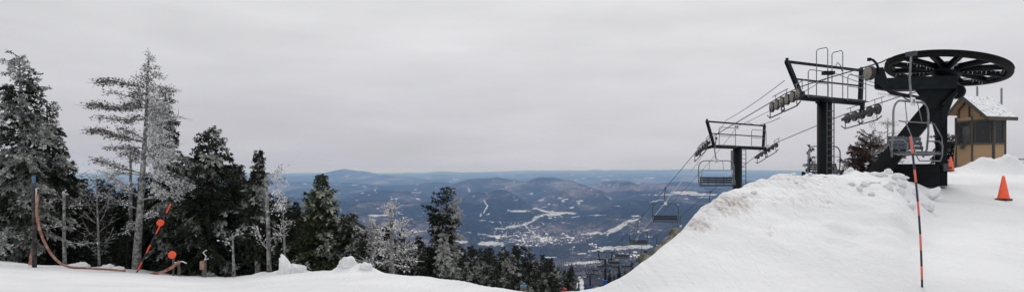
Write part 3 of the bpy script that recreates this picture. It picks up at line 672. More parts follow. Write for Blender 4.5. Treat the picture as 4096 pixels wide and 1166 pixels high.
# bare rimed tree, built limb by limb
def limb_tree(name, label, trunk, limbs, Y_, r0, r1, seed, clumps=(), fol='rime', barkm='bark', base=None):
    r = np.random.default_rng(seed)
    e = thing(name, label, 'tree', P(trunk[-1][0], trunk[-1][1], Y_)); o = e.location
    n = len(trunk); tr = MB()
    tp = [P(a, b, Y_) - o for a, b in trunk][::-1]
    tr.tube(tp, [r0 + (r1 - r0) * (i / (n - 1)) ** .8 for i in range(n)], 10)
    tr.obj('trunk', M[barkm], e, True)
    br = MB(); B = []; D = []; Ls = []; FR = []; TI = []
    for pts, rr0, needles, fr, dy in limbs:
        m = len(pts)
        path = [P(a, b, Y_ + dy * i / (m - 1)) - o for i, (a, b) in enumerate(pts)]
        br.tube(path, rr0, 6, .008)
        pa = np.array(path)
        seglen = np.linalg.norm(np.diff(pa, axis=0), axis=1); tot = seglen.sum()
        nb = int(tot * needles * (1.35 if seed == 31 else 1))
        if nb < 1: continue
        cum = np.concatenate([[0], np.cumsum(seglen)]) / tot
        s_ = r.uniform(.12, 1, nb) ** .8
        q = np.stack([np.interp(s_, cum, pa[:, k]) for k in range(3)], 1)
        fwd = np.stack([np.interp(np.minimum(s_ + .1, 1.05), np.append(cum, 1.1), np.append(pa[:, k], pa[-1, k] * 2 - pa[-2, k] if False else pa[-1, k] + (pa[-1, k] - pa[-2, k]) * .2)) for k in range(3)], 1) - q
        fwd /= np.linalg.norm(fwd, axis=1, keepdims=True) + 1e-6
        off = r.normal(0, 1, (nb, 3)) * np.array([.07, .14, .058])
        B.append(q + off); D.append(fwd * .9 + off * 4 + r.normal(0, .4, (nb, 3)) + np.array([0, 0, -.1])); Ls.append(r.uniform(.04, .10, nb))
        FR.append(np.clip(fr - (.14 if fr < .5 else 0) + r.normal(0, .25, nb), 0, 1)); TI.append(r.uniform(0, 1, nb))
        # side twigs
        for j in range(int(tot * 9)):
            sj = r.uniform(.3, 1); qj = np.array([np.interp(sj, cum, pa[:, k]) for k in range(3)])
            dv = np.array([r.normal(0, .12) + .12 * np.sign(pa[-1, 0] - pa[0, 0]), r.normal(0, .2), r.normal(0, .09)])
            br.tube([Vector(qj), Vector(qj + dv * .6), Vector(qj + dv * 1.2 + np.array([0, 0, .03]))], .011, 3, .004, cap=False)
    for cx, cy, sx, sy, cnt, fr, dy in clumps:
        cnt = int(cnt * .8)
        q = np.array(P(cx, cy, Y_ + dy) - o) + r.normal(0, 1, (cnt, 3)) * np.array([sx / F * Y_, sx / F * Y_, sy / F * Y_]) * .55
        B.append(q); D.append(r.normal(0, 1, (cnt, 3)) + np.array([.5, 0, -.25])); Ls.append(r.uniform(.04, .12, cnt)); FR.append(np.clip(fr + r.normal(0, .3, cnt), 0, 1)); TI.append(r.uniform(0, 1, cnt))
    br.obj('branches', M['bark' if seed in (31, 36) else 'rimebark'], e)
    B = np.concatenate(B); D = np.concatenate(D); Ls = np.concatenate(Ls)
    cm = quads_mesh('crown', leaves(B, D, Ls, Ls * r.uniform(.18, .34, len(Ls)), r), {'frost': np.concatenate(FR), 'tint': np.concatenate(TI)}, M[fol])
    c = bpy.data.objects.new('crown', cm); C.objects.link(c); c.parent = e
    return e

rb = random.Random(2)
limbs = [([(590, 352), (560, 345), (500, 335), (450, 322), (393, 330)], .035, 300, .22, -.5), ([(588, 430), (520, 428), (440, 432), (400, 418), (357, 424)], .04, 300, .28, .3), ([(583, 400), (530, 388), (470, 375), (430, 365)], .02, 90, .5, -.2),
    ([(582, 478), (500, 480), (440, 474), (392, 470)], .03, 170, .38, -.4), ([(580, 568), (520, 555), (450, 540), (400, 520), (355, 526)], .045, 330, .25, .2), ([(578, 592), (520, 588), (440, 592)], .025, 220, .35, -.4), ([(580, 560), (540, 535), (480, 508)], .025, 130, .4, .5),
    ([(566, 692), (520, 680), (470, 668), (430, 645), (372, 640)], .035, 210, .42, -.3), ([(562, 700), (510, 690), (440, 700), (380, 720), (360, 745)], .02, 30, .7, .3), ([(556, 780), (505, 760), (460, 725), (415, 682)], .04, 150, .8, -.4), ([(535, 772), (490, 735), (452, 708)], .02, 120, .85, -.2),
    ([(552, 835), (500, 815), (450, 790), (395, 780)], .03, 70, .7, -.2), ([(552, 870), (590, 860), (612, 850)], .02, 120, .9, 0), ([(560, 800), (600, 790), (655, 785), (705, 775), (735, 762), (785, 742)], .028, 80, .85, -.3),
    ([(570, 695), (620, 700), (680, 722), (740, 732), (788, 745)], .04, 170, .85, -.4), ([(578, 600), (620, 640), (660, 690), (698, 740), (706, 775)], .045, 150, .85, -.3), ([(592, 370), (640, 345), (700, 360)], .018, 70, .6, 0), ([(590, 400), (640, 372), (705, 363)], .014, 40, .8, 0),
    ([(590, 330), (630, 300), (648, 295)], .014, 60, .6, 0), ([(585, 480), (660, 470), (725, 466)], .018, 70, .8, 0), ([(545, 880), (520, 910), (500, 935)], .02, 60, .8, -.3), ([(553, 930), (535, 905), (520, 895)], .02, 60, .8, 0), ([(565, 740), (530, 735), (505, 745)], .018, 60, .7, .1)]
for k in range(24):
    y0 = rb.uniform(300, 640); sgn = 1 if rb.random() < .75 else -1
    L_ = rb.uniform(40, 100) * (.5 + (y0 - 250) / 500)
    limbs.append(([(588, y0), (588 + sgn * L_ * .5, y0 + rb.uniform(-14, 6)), (588 + sgn * L_, y0 + rb.uniform(-10, 24))], .014, 150, .75 if sgn > 0 else .35, rb.uniform(-.8, .8)))
clumps = [(592, 225, 10, 22, 120, .8, 0), (603, 235, 16, 10, 60, .75, 0), (588, 275, 22, 20, 240, .55, 0), (628, 268, 14, 8, 60, .85, 0), (575, 318, 34, 20, 320, .5, 0), (590, 345, 40, 14, 260, .55, 0), (535, 378, 16, 14, 150, .12, -.2), (560, 395, 16, 12, 120, .2, -.2), (620, 400, 30, 34, 420, .8, 0),
    (630, 460, 32, 34, 420, .85, .1), (625, 520, 34, 34, 420, .82, 0), (640, 560, 32, 26, 320, .88, -.2), (620, 630, 26, 36, 340, .9, 0), (650, 640, 24, 20, 240, .92, -.2), (625, 690, 24, 28, 260, .9, 0), (640, 770, 26, 14, 220, .9, 0), (618, 745, 20, 14, 160, .9, 0), (600, 450, 12, 90, 340, .7, .1), (588, 600, 10, 80, 200, .6, .15), (720, 800, 14, 40, 160, .75, 0)]
limb_tree('dead_tree', 'tall half bare rimed conifer with limbs reaching left against the sky', [(594, 232), (590, 300), (588, 400), (582, 520), (574, 640), (566, 760), (556, 900), (549, 1000), (546, 1092)], limbs, 21.0, .16, .02, 31, clumps)
# second, further bare trunk
limb_tree('dead_tree', 'thin bare trunk peeking out just left behind the tall half bare conifer', [(521, 590), (523, 700), (522, 820), (520, 1095)], [([(522, 640), (545, 650), (560, 645)], .015, 60, .7, 0), ([(523, 700), (480, 690), (455, 675)], .016, 80, .7, 0), ([(522, 740), (560, 730)], .014, 60, .7, 0)], 23, .09, .03, 32, [(521, 620, 8, 30, 60, .7, 0)])
# rimed dead tree in the middle
l2 = []
for y0, L_, sg, dz in [(835, 24, -1, -4), (828, 22, 1, -8), (850, 26, 1, -6), (870, 24, -1, -8), (880, 40, 1, 8), (895, 44, -1, 20), (905, 60, 1, -14), (918, 50, 1, 12), (930, 60, -1, -8), (950, 90, 1, -26), (960, 60, -1, 10), (985, 84, 1, -14), (992, 60, -1, 14), (1010, 90, 1, -22), (1018, 66, -1, -6), (1035, 90, 1, 4), (1040, 50, -1, 14), (1055, 60, 1, 16)]:
    l2.append(([(1566, y0), (1566 + sg * L_ * .5, y0 + dz * .3), (1566 + sg * L_ * .85, y0 + dz * .7), (1566 + sg * L_, y0 + dz)], .022, 85, .62, rb.uniform(-.6, .6)))
limb_tree('dead_tree', 'white rimed bare spruce with upswept right limbs in front of the blue valley', [(1560, 800), (1562, 850), (1566, 900), (1568, 1000), (1566, 1102)], l2, 17.5, .085, .02, 33, [(1562, 812, 9, 14, 90, .9, 0), (1558, 850, 10, 14, 60, .8, 0), (1545, 900, 16, 14, 110, .85, 0), (1580, 905, 16, 12, 90, .85, 0), (1545, 990, 14, 16, 70, .6, .1)])
l3 = []
for y0, L_, sg, dz in [(890, 20, -1, 4), (895, 24, 1, 6), (915, 36, -1, 8), (925, 30, 1, 10), (950, 44, -1, 14), (960, 40, 1, 14), (990, 44, -1, 14), (1000, 40, 1, 10), (1030, 50, -1, 16), (1040, 46, 1, 12)]:
    l3.append(([(1490, y0), (1490 + sg * L_ * .5, y0 + dz * .4), (1490 + sg * L_, y0 + dz)], .018, 120, .42, rb.uniform(-.6, .6)))
limb_tree('dead_tree', 'short rimed conifer left of the white bare spruce', [(1488, 872), (1490, 920), (1492, 1000), (1490, 1100)], l3, 18, .07, .015, 34, [(1488, 880, 9, 12, 80, .8, 0), (1492, 930, 14, 16, 90, .5, .1)])
# trunks and small broken trees along the left crest
limb_tree('dead_tree', 'thin straight dead trunk between the blue tipped post and the bare tree', [(255, 762), (257, 850), (256, 960), (260, 1068)], [([(257, 830), (290, 822), (330, 818)], .014, 30, .7, 0), ([(256, 800), (225, 790), (195, 812)], .012, 30, .7, 0), ([(257, 900), (220, 905), (190, 900)], .01, 20, .6, -.3), ([(258, 960), (320, 975), (370, 968)], .01, 20, .6, -.3)], 20.3, .06, .035, 35, [(255, 770, 8, 8, 30, .7, 0)])
limb_tree('dead_tree', 'grey leafless sapling tangle left of the tall half bare conifer', [(385, 700), (388, 800), (392, 900), (398, 1078)], [([(392, 900 - k * 22), (392 + (-1) ** k * (24 + 4 * k), 860 - k * 24), (392 + (-1) ** k * (44 + 5 * k), 800 - k * 14)], .009, 14, .3, rb.uniform(-.5, .5)) for k in range(8)] + [([(394, 1020 - k * 30), (394 - (-1) ** k * 40, 985 - k * 30), (394 - (-1) ** k * 60, 930 - k * 22)], .009, 12, .3, rb.uniform(-.5, .5)) for k in range(5)], 20.6, .045, .012, 36)
limb_tree('dead_tree', 'leaning grey dead trunk with broken white limbs under the slim spiky spruce', [(1062, 700), (1068, 800), (1072, 900), (1078, 1102)], [([(1066, 720), (1100, 700), (1135, 735)], .018, 130, .85, -.2), ([(1068, 760), (1110, 765), (1132, 800), (1128, 850)], .016, 170, .8, -.2), ([(1070, 850), (1110, 830), (1128, 800)], .016, 90, .8, 0), ([(1074, 960), (1120, 930), (1132, 870)], .016, 60, .7, 0), ([(1074, 1000), (1040, 960), (1030, 900)], .016, 60, .7, 0), ([(1070, 700), (1110, 690), (1130, 672)], .014, 160, .85, 0)], 18.6, .075, .04, 37)
for i, (x0, y0, x1, lb) in enumerate([(930, 930, 936, 'dark slim trunk right below the broad flat topped spruce'), (1135, 890, 1142, 'stubby bare trunk standing behind the snow fin'), (1500, 1005, 1470, 'thin pale dead stick slanting beside the rimed conifers')]):
    limb_tree('dead_tree', lb, [(x0, y0), ((x0 + x1) / 2, (y0 + 1100) / 2), (x1, 1106)], [([(x0, y0 + 20), (x0 + 26, y0 - 6)], .012, 60, .7, 0), ([(x0, y0 + 60), (x0 - 26, y0 + 30)], .012, 60, .7, 0)], 18.4 if x0 < 1400 else 15.5, .05, .02, 40 + i)

# right hand trees behind the mound
tree_at('spruce_tree', 'wide spreading brown tinged spruce behind the mound left of the wheel strut', 3486, 540, 31, 128, 51, nl=130, fro=.44, power=.40, droop=.2, crown0=.1, top=.08, dens=1.15, fol='folbrown', leaf=.13, gaps=.35, rough=.9)
l5 = []
for y0, L_, sg, dz in [(500, 20, -1, -10), (505, 26, 1, -12), (525, 34, -1, 8), (535, 34, 1, -4), (550, 60, -1, 10), (560, 50, 1, 4), (580, 66, -1, -10), (600, 60, -1, 12), (600, 70, 1, 6), (625, 80, -1, 6), (640, 60, 1, 8)]:
    l5.append(([(3550, y0), (3550 + sg * L_ * .5, y0 + dz), (3550 + sg * L_, y0 + dz * .6)], .025, 110, .55, rb.uniform(-1, 1)))
limb_tree('dead_tree', 'spindly bare conifer top rising behind the brown tinged spruce', [(3552, 470), (3550, 560), (3550, 640), (3550, 720)], l5, 33, .08, .015, 52, [(3490, 500, 12, 30, 130, .5, .6), (3550, 500, 8, 16, 40, .6, 0)])
tree_at('spruce_tree', 'small dark spruce seen through the chair behind the larger tower', 3236, 578, 38, 44, 53, nl=60, fro=.2, power=.6, droop=.3, crown0=.1, leaf=.16, flag=(1, 0, .2))
tree_at('spruce_tree', 'dark spruce between the wheel column and the operator hut', 3803, 555, 44, 60, 54, nl=70, fro=.05, power=.4, droop=.3, crown0=.1, leaf=.18, top=.3)

# background spruces: variants copied
variants = []
vspec = [dict(seed=101, H=6, Rb=1.0, nl=100, fro=.36, top=.01, power=1.0, droop=.6, crown0=.03, leaf=.14, dens=.75), dict(seed=102, H=6, Rb=.95, nl=95, fro=.54, top=.01, power=1.0, droop=.75, crown0=.03, leaf=.14, dens=.75),
         dict(seed=103, H=6, Rb=1.2, nl=100, fro=.12, top=.01, power=.95, droop=.55, crown0=.03, leaf=.15, dens=.8), dict(seed=104, H=6, Rb=1.05, nl=90, fro=.42, top=.02, power=.85, droop=.85, crown0=.05, leaf=.13, dens=.75, gaps=.25),
         dict(seed=105, H=6, Rb=.95, nl=95, fro=.04, top=.01, power=1.05, droop=.5, crown0=.03, leaf=.14, dens=.9)]
for v in vspec:
    e = tree_obj('spruce_tree', None, 'tree', (0, 0, 0), v); variants.append([e, False, kids(e)])
def put(k, loc, H, wide=1.0, label='', group=''):
    e, u, kk = variants[k]
    if not u: variants[k][1] = True; o = e
    else:
        o = e.copy(); C.objects.link(o)
        for ch in kk:
            c = ch.copy(); C.objects.link(c); c.parent = o
    o.location = loc; s_ = H / 6; o.scale = (s_ * wide, s_ * wide, s_); o.rotation_euler = (0, 0, rt_.uniform(0, 6.28))
    tag(o, label, 'tree', group)
rt_ = random.Random(12)
L1 = 'one of the dark spruces packed behind the tall trees on the left crest'; G1 = 'spruces filling the left tree belt'
L2 = 'one of the rime dusted spruces crowded below the crest in the middle'; G2 = 'spruces crowded below the crest'
env = [(0, 640), (130, 640), (250, 675), (330, 715), (400, 735), (480, 750), (640, 690), (700, 640), (760, 640), (900, 640), (980, 715), (1060, 780), (1150, 820), (1250, 835), (1350, 855), (1450, 880), (1550, 915), (1650, 972), (1750, 1000), (1850, 1005), (1950, 1005), (2050, 1015), (2150, 1040), (2230, 1070), (2300, 1100), (2340, 1130)]
ex = [a for a, b in env]; ey = [b for a, b in env]
cnt = 0
for row, (Ya, Yb, dpx, dyo) in enumerate([(21.8, 23.5, 50, 60), (24, 27, 42, 18), (28, 33, 40, 0), (34, 44, 34, 6), (46, 60, 30, 10)]):
    x_ = -40 if row < 3 else 900
    while x_ < 2325:
        x_ += dpx * rt_.uniform(.7, 1.3)
        if row == 0 and x_ > 1640: Yv = rt_.uniform(16, 21)
        else: Yv = rt_.uniform(Ya, Yb)
        top = float(np.interp(x_, ex, ey)) - (12 if x_ > 1600 else 0) + dyo + (rt_.uniform(-20, 32) if x_ < 1600 else rt_.choice([-20, -8, 5, 20, 34]) + rt_.uniform(-8, 8))
        if row == 0: top += 70 if x_ < 1600 else 50
        if x_ > 2205 and Yv < 72: Yv = rt_.uniform(72, 82)
        if x_ > 2300: continue
        loc = gpos(x_, Yv) if Yv < 62 else ((x_ - 2048) / F * Yv, Yv, float(np.interp(Yv, MY, MZ)) - .5); H = EYE + (YH - top) / F * Yv - loc[2]
        if H < 1.2: continue
        k = rt_.choice([0, 2, 2, 4, 4, 4]) if x_ < 1400 else rt_.choice([0, 1, 0, 1, 3, 2, 4])
        wide = min(1.5, max(.8, 7.5 / H)) if H > 6 else 1.1
        put(k, loc, H, wide, L1 if x_ < 1600 else L2, G1 if x_ < 1600 else G2); cnt += 1
# dark understory row right at the crest on the left
for i in range(26):
    x_ = -30 + i * 62 + rt_.uniform(-20, 20); Yv = rt_.uniform(21.6, 23)
    if x_ > 1050: Yv = float(np.interp(x_, CR[:, 0], CR[:, 2])) + rt_.uniform(1.6, 3)
    loc = gpos(x_, Yv); top = rt_.uniform(880, 960) + (60 if x_ > 1100 else 0)
    put(rt_.choice([2, 4, 0, 3]), loc, EYE + (YH - top) / F * Yv - loc[2], 1.6, 'one of the low dark spruces hemming the left snow edge', 'low spruces along the snow edge')
for (x_, top, Yv, k) in [(2440, 1075, 95, 0), (2475, 1060, 90, 4), (2530, 1045, 80, 0), (2560, 1055, 75, 2), (2580, 1000, 62, 4), (2605, 1010, 60, 0), (2500, 1080, 70, 3), (2455, 1100, 70, 4), (2262, 1075, 76, 1), (2240, 1080, 74, 1)]:
    loc = gpos(x_, Yv) if Yv < 62 else ((x_ - 2048) / F * Yv, Yv, float(np.interp(Yv, MY, MZ)) - .5)
    put(k, loc, EYE + (YH - top) / F * Yv - loc[2], .8, 'one of the spruces beside the lift line below the rocks', 'spruces beside the lift line')

# ------------------------------------------------------------------ ropes and lift
RL = [P(3560, 232, 19.6), P(3523, 250, 19.9), P(3292, 318, 23.8), P(3205, 346, 26.3), P(3140, 375, 28.0), P(3078, 412, 29.7), P(2826, 560, 39.3), P(2806, 578, 40.8), P(2786, 604, 42.2), P(2662, 751, 53), P(2554, 880, 74), P(2490, 952, 90), P(2440, 1000, 120), P(2394, 1022, 158), P(2352, 1084, 262)]
RR = [P(4000, 290, 19.5), P(3840, 318, 22.5), P(3600, 386, 27.2), P(3525, 410, 29), P(3455, 432, 30.5), P(3375, 458, 32), P(3108, 568, 43.5), P(3070, 590, 45), P(3030, 618, 46.5), P(2859, 752, 60), P(2723, 862, 80), P(2615, 950, 100), P(2520, 1010, 130), P(2449, 1024, 166), P(2368, 1084, 268)]
hr = MB()
def arc(pts, r): hr.tube(pts, r, 6)
arc(RL, .022); arc(RR, .022)
tag(hr.obj('haul_rope', M['rope']), 'black steel haul rope running in two strands from bullwheel over the towers', 'rope')
def on_rope(rope, Y_):
    for a, b in zip(rope[:-1], rope[1:]):
        if a.y <= Y_ <= b.y: return a.lerp(b, (Y_ - a.y) / (b.y - a.y))
    return rope[-1]
def cable(pts, r, m, lb, sag=0):
    q = []
    for a, b in zip(pts[:-1], pts[1:]):
        for i in range(8):
            t = i / 8; p = a.lerp(b, t); p.z -= sag * 4 * t * (1 - t); q.append(p)
    q.append(pts[-1])
    return tag(MB().tube(q, r, 5).obj('signal_cable', m), lb, 'cable')
cable([P(3138, 322, 27.6), P(2905, 480, 40.8), P(2760, 690, 55)], .016, M['rope'], 'thin dark signal cable from larger tower top down past the smaller tower', .1)
cable([P(2748, 697, 55), P(2533, 966, 92)], .05, M['frostrope'], 'thick white rime covered cable slanting over the valley', .1)
cable([P(2533, 966, 92), P(2420, 1008, 160)], .03, M['frostrope'], 'thin pale end of cable reaching the distant tower', .3)
cable([P(3325, 285, 28.8), P(3292, 322, 28.9), P(2950, 505, 42.8), P(2790, 700, 56), P(2560, 940, 95)], .015, M['rope'], 'thin dark cable crossing behind both tower frames and down', .1)
cable([P(3325, 285, 28.8), P(3497, 345, 20.6)], .014, M['rope'], 'upper thin cable between larger tower frame and bullwheel box', .05)
cable([P(3400, 292, 29.4), P(3497, 330, 20.6)], .014, M['rope'], 'lower thin cable between larger tower right post and bullwheel box', .05)
cable([P(3120, 470, 26), P(3030, 500, 30.5), P(2990, 486, 42.6)], .014, M['rope'], 'short cable reaching the right end of the smaller tower beam', .05)

def sheave(parent, c, ax, rad):
    w = MB().lathe([(rad * .80, -.05), (rad, -.045), (rad * .95, 0), (rad, .045), (rad * .80, .05)], c, ax, 20).obj('tyre', M['rubber'], parent, False)
    w.name = 'sheave_wheel'
    d = MB().lathe([(.03, -.08), (rad * .3, -.07), (rad * .84, -.062), (rad * .84, .062), (rad * .3, .07), (.03, .08)], c, ax, 18).obj('disc', M['liner'], w, False)
    return w

def text(body, size, loc, rot, parent, mat_):
    cu_ = bpy.data.curves.new('number', 'FONT'); cu_.body = body; cu_.size = size; cu_.extrude = .003; cu_.align_x = 'CENTER'; cu_.align_y = 'CENTER'
    cu_.materials.append(mat_)
    tmp = bpy.data.objects.new('number_tmp', cu_); C.objects.link(tmp); bpy.context.view_layer.update()
    me_ = bpy.data.meshes.new_from_object(tmp.evaluated_get(bpy.context.evaluated_depsgraph_get())); bpy.data.objects.remove(tmp)
    me_.name = 'number'; me_.materials.clear(); me_.materials.append(mat_)
    o = bpy.data.objects.new('number', me_); C.objects.link(o); o.location = loc; o.rotation_euler = rot; o.parent = parent; return o

def tower(label, cpx, ctop, Yc, colr, armL, armR, topL, topR, Yl, Yr, ropeL, ropeR, Ll, Lr, nl_, nr_, base_z, hoops=None, rails=None, detail=2, sr=.26):
    base = P(cpx, ctop, Yc); o = Vector((base.x, base.y, base_z))
    e = thing('lift_tower', label, 'lift tower', o)
    MB().tube([(0, 0, -.6), (0, 0, base.z - o.z)], colr, 24).obj('column', M['steel'], e, True)
    if detail > 1: MB().lathe([(colr * 1.2, -.04), (colr * 1.2, .04)], (0, 0, base.z - o.z), (0, 0, 1), 24).obj('flange', M['steel'], e)
    AL = P(*armL, Yl) - o; AR = P(*armR, Yr) - o
    zc = (AL.z + AR.z) / 2; AL.z = AR.z = zc
    TL = P(*topL, Yl) - o; TR = P(*topR, Yr) - o; zt = (TL.z + TR.z) / 2; TL.z = TR.z = zt
    ad_ = (AR - AL).normalized(); ln = Vector((-ad_.y, ad_.x, 0))
    th = colr * .76
    MB().beam(AL, AR, th, th).obj('crossarm', M['beamsteel'], e)
    MB().beam(AL + ad_ * .2, TL, th * .8, th * .62, ln).obj('post', M['beamsteel'], e)
    MB().beam(AR - ad_ * .2, TR, th * .8, th * .62, ln).obj('post', M['beamsteel'], e)
    MB().beam(TL - ad_ * .1, TR + ad_ * .1, th * .5, th * .45).obj('top_beam', M['beamsteel'], e)
    for q in (TL, TR): pass
    if detail > 1:
        MB().beam(AL.lerp(TL, .52) + ad_ * .1, AR.lerp(TR, .52) - ad_ * .1, .07, .07).obj('mid_rail', M['beamsteel'], e)
        mb = MB()
        for q in (TL, TR): MB().box(q + Vector((0, 0, .10)), (.10, .10, .14)).obj('lifting_lug', M['beamsteel'], e)
        ladder = MB(); xo = -.50 if sr > .2 else -.12; yo = -colr - .12
        zt_ = base.z - o.z
        ld = ad_ ; lo = ln * yo
        for sx in (.0, .54):
            ladder.tube([lo + ld * (xo + sx) + Vector((0, 0, 0)), lo + ld * (xo + sx) + Vector((0, 0, zt_ - .1))], .028, 6)
        k = .3
        while k < zt_ - .2:
            ladder.tube([lo + ld * xo + Vector((0, 0, k)), lo + ld * (xo + .54) + Vector((0, 0, k))], .02, 5); k += .3
        ladder.obj('ladder', M['galvdark'], e)
        # work platforms rails
        for sgn, (r0, r1) in ((0, (.07, .37)), (1, (.68, .98))):
            A = AL.lerp(AR, r0) - ln * th * .9; B_ = AL.lerp(AR, r1) - ln * th * .9; up = Vector((0, 0, (zt - zc) * .78))
            mb = MB(); c1 = A + up * .9; c2 = A + up + ad_ * .12; c3 = B_ + up - ad_ * .12; c4 = B_ + up * .9
            mb.tube([A, c1, c2, c3, c4, B_], .024, 6)
            for f_ in (.08, .55): mb.tube([A + up * f_, B_ + up * f_], .02, 5)
            mb.obj('platform_rail', M['galv'], e)
            mb = MB().box((A + B_) / 2 + Vector((0, 0, .02)), ((B_ - A).length, .42, .03), Matrix((ad_, ln, Vector((0, 0, 1)))).transposed())
            mb.obj('platform', M['galvdark'], e)
        if hoops:
            for x0, x1, yt0, yt1, yb in hoops:
                a0 = P(x0, yb, Yc) - o; a1 = P(x0, yt0 + 8, Yc) - o; a2 = P(x0 + 6, yt0, Yc) - o; a3 = P(x1 - 6, yt1, Yc) - o; a4 = P(x1, yt1 + 8, Yc) - o; a5 = P(x1, yb, Yc) - o
                MB().tube([a0, a1, a2, a3, a4, a5], .024, 6).obj('lifting_hoop', M['galv'], e)
    # sheave trains
    for rope, Lt, nn, side in ((ropeL, Ll, nl_, -1), (ropeR, Lr, nr_, 1)):
        Ym = Yl if side < 0 else Yr
        p0 = on_rope(rope, Ym - Lt / 2) - o; p1 = on_rope(rope, Ym + Lt / 2) - o
        dr = (p1 - p0).normalized(); axw = dr.cross(Vector((0, 0, 1))).normalized(); dn = axw.cross(dr)
        if dn.z > 0: dn = -dn
        st = MB().beam(p0 + dn * sr * 1.05 + axw * .12 * side * -1, p1 + dn * sr * 1.05 + axw * .12 * side * -1, .07, .16).obj('sheave_train', M['galvdark'], e)
        for k in range(nn):
            c = p0.lerp(p1, (k + .5) / nn) + dn * sr
            if detail > 1:
                w = sheave(st, c, axw, sr)
            else:
                MB().lathe([(sr, -.05), (sr, .05)], c, axw, 10).obj('sheave_wheel', M['liner'], st)
        pm = p0.lerp(p1, .5)
        MB().beam(pm + dn * sr * 1.2, AL if side < 0 else AR, .14, .2).obj('hanger_bracket', M['beamsteel'], e)
        if detail > 1:
            mb = MB()
            for t0, t1 in ((.08, .46), (.54, .92)):
                a = p0.lerp(p1, t0) + dn * sr * 1.2 - axw * .1; b = p0.lerp(p1, t1) + dn * sr * 1.2 - axw * .1; dd = dn * .48
                mb.tube([a, a + dd, a + dd + dr * .3 ], .024, 6); mb.tube([b, b + dd * .9, b + dd + dr * .1], .024, 6)
                mb.tube([a - dr * .35 + dd * .75, a + dd, b + dd, b + dr * .35 + dd * .6], .03, 6)
            mb.obj('cable_catcher', M['galvdark'], st)
            mb = MB(); mb.tube([p0 - dn * .28 - dr * .1 + axw * .1, p0 - dn * .28 + axw * .1 + dr * .9], .02, 5); mb.tube([p0.lerp(p1, .45) - dn * .28 + axw * .1, p0.lerp(p1, .95) - dn * .28 + axw * .1], .02, 5)
            for f_ in (.03, .2, .5, .85): mb.tube([p0.lerp(p1, f_) + dn * .1 + axw * .1, p0.lerp(p1, f_) - dn * .28 + axw * .1], .018, 4)
            mb.obj('rope_guard', M['galv'], st)
    return e, o, ad_, ln

t1, o1, ad1, ln1 = tower('larger black lift tower with ladder rising behind the snow mound', 3298, 408, 28.8, .33, (3196, 388), (3450, 412), (3148, 240), (3446, 288), 28.0, 30.5, RL, RR, 3.4, 3.0, 6, 5, gz(15, 28.8) - .3,
                        hoops=[(3266, 3311, 197, 190, 385), (3328, 3371, 210, 202, 392)])
MB().box(P(3313, 292, 28.6) - o1, (.5, .3, .16)).obj('junction_box', M['beamsteel'], t1)
MB().tube([P(3343, 262, 28.6) - o1, P(3350, 250, 28.6) - o1, P(3362, 262, 28.6) - o1, P(3368, 285, 28.6) - o1], .02, 5).obj('wire_loop', M['rope'], t1)
t2, o2, ad2, ln2 = tower('smaller black lift tower with number fifteen sign left of the mound', 2949, 588, 42.8, .30, (2850, 584), (3058, 594), (2828, 487), (3058, 501), 40.8, 45.0, RL, RR, 3.6, 3.6, 6, 6, gz(16.2, 42.8) - 1.0, sr=.17)
tn = MB().box(P(2946, 508, 41.5) - o2, (.30, .02, .26)).obj('number_sign', M['plate'], t2)
text('15', .26, P(2945, 507, 41.48) - o2, (R(90), 0, 0), tn, M['ink'])
MB().box(P(2928, 640, 42.4) - o2, (.14, .12, 1.4)).obj('cabinet', M['galv'], t2)
def far_tower(label, cpx, ctop, Yc, half, zdrop, pad_top, pad_h, colr=.28, pylon_top=None):
    base = P(cpx, ctop, Yc); oz = base.z - zdrop
    e = thing('lift_tower', label, 'lift tower', (base.x, base.y, oz)); zz = zdrop
    MB().tube([(0, 0, -1), (0, 0, zz)], colr, 12).obj('column', M['steel'], e, True)
    MB().beam((-half, 0, zz), (half, 0, zz), .3, .3).obj('crossarm', M['beamsteel'], e)
    for s_ in (-1, 1): MB().beam((s_ * half * .8, 0, zz), (s_ * half, 0, zz + 1.9), .2, .22).obj('post', M['beamsteel'], e)
    MB().beam((-half, 0, zz + 1.9), (half, 0, zz + 1.9), .16, .16).obj('top_beam', M['beamsteel'], e)
    for s_ in (-1, 1):
        st = MB().beam((s_ * (half + .25), -1.4, zz + .35), (s_ * (half + .25), 1.4, zz - .1), .1, .2).obj('sheave_train', M['galvdark'], e)
        for k in range(4): MB().lathe([(.2, -.05), (.2, .05)], (s_ * (half + .25), -1.1 + .73 * k, zz + .55 - .12 * k), (1, 0, 0), 10).obj('sheave_wheel', M['liner'], st)
    ld = MB()
    for s_ in (.3, .7): ld.tube([(s_, -.4, 0), (s_, -.4, zz)], .03, 4)
    k = .5
    while k < zz: ld.tube([(.3, -.4, k), (.7, -.4, k)], .025, 4); k += .5
    ld.obj('ladder', M['galvdark'], e)
    pz = EYE + (YH - pad_top) / F * Yc - oz
    MB().box((0, 0, pz - pad_h / 2), (colr * 2 + .8, colr * 2 + .8, pad_h)).obj('safety_pad', M['blue'], e)
    return e
far_tower('distant lift tower with a blue padded base at the edge of the mound', 2421, 1036, 160, 1.9, 10.5, 1117, 1.9, .30)
far_tower('farther small lift tower with a blue padded base left of the padded one', 2360, 1094, 262, 1.9, 8, 1141, 2.4, .32)
far_tower('farthest thin lift tower beside the distant ski trail', 2313, 1112, 330, 1.7, 9, 1148, 1.2, .2)

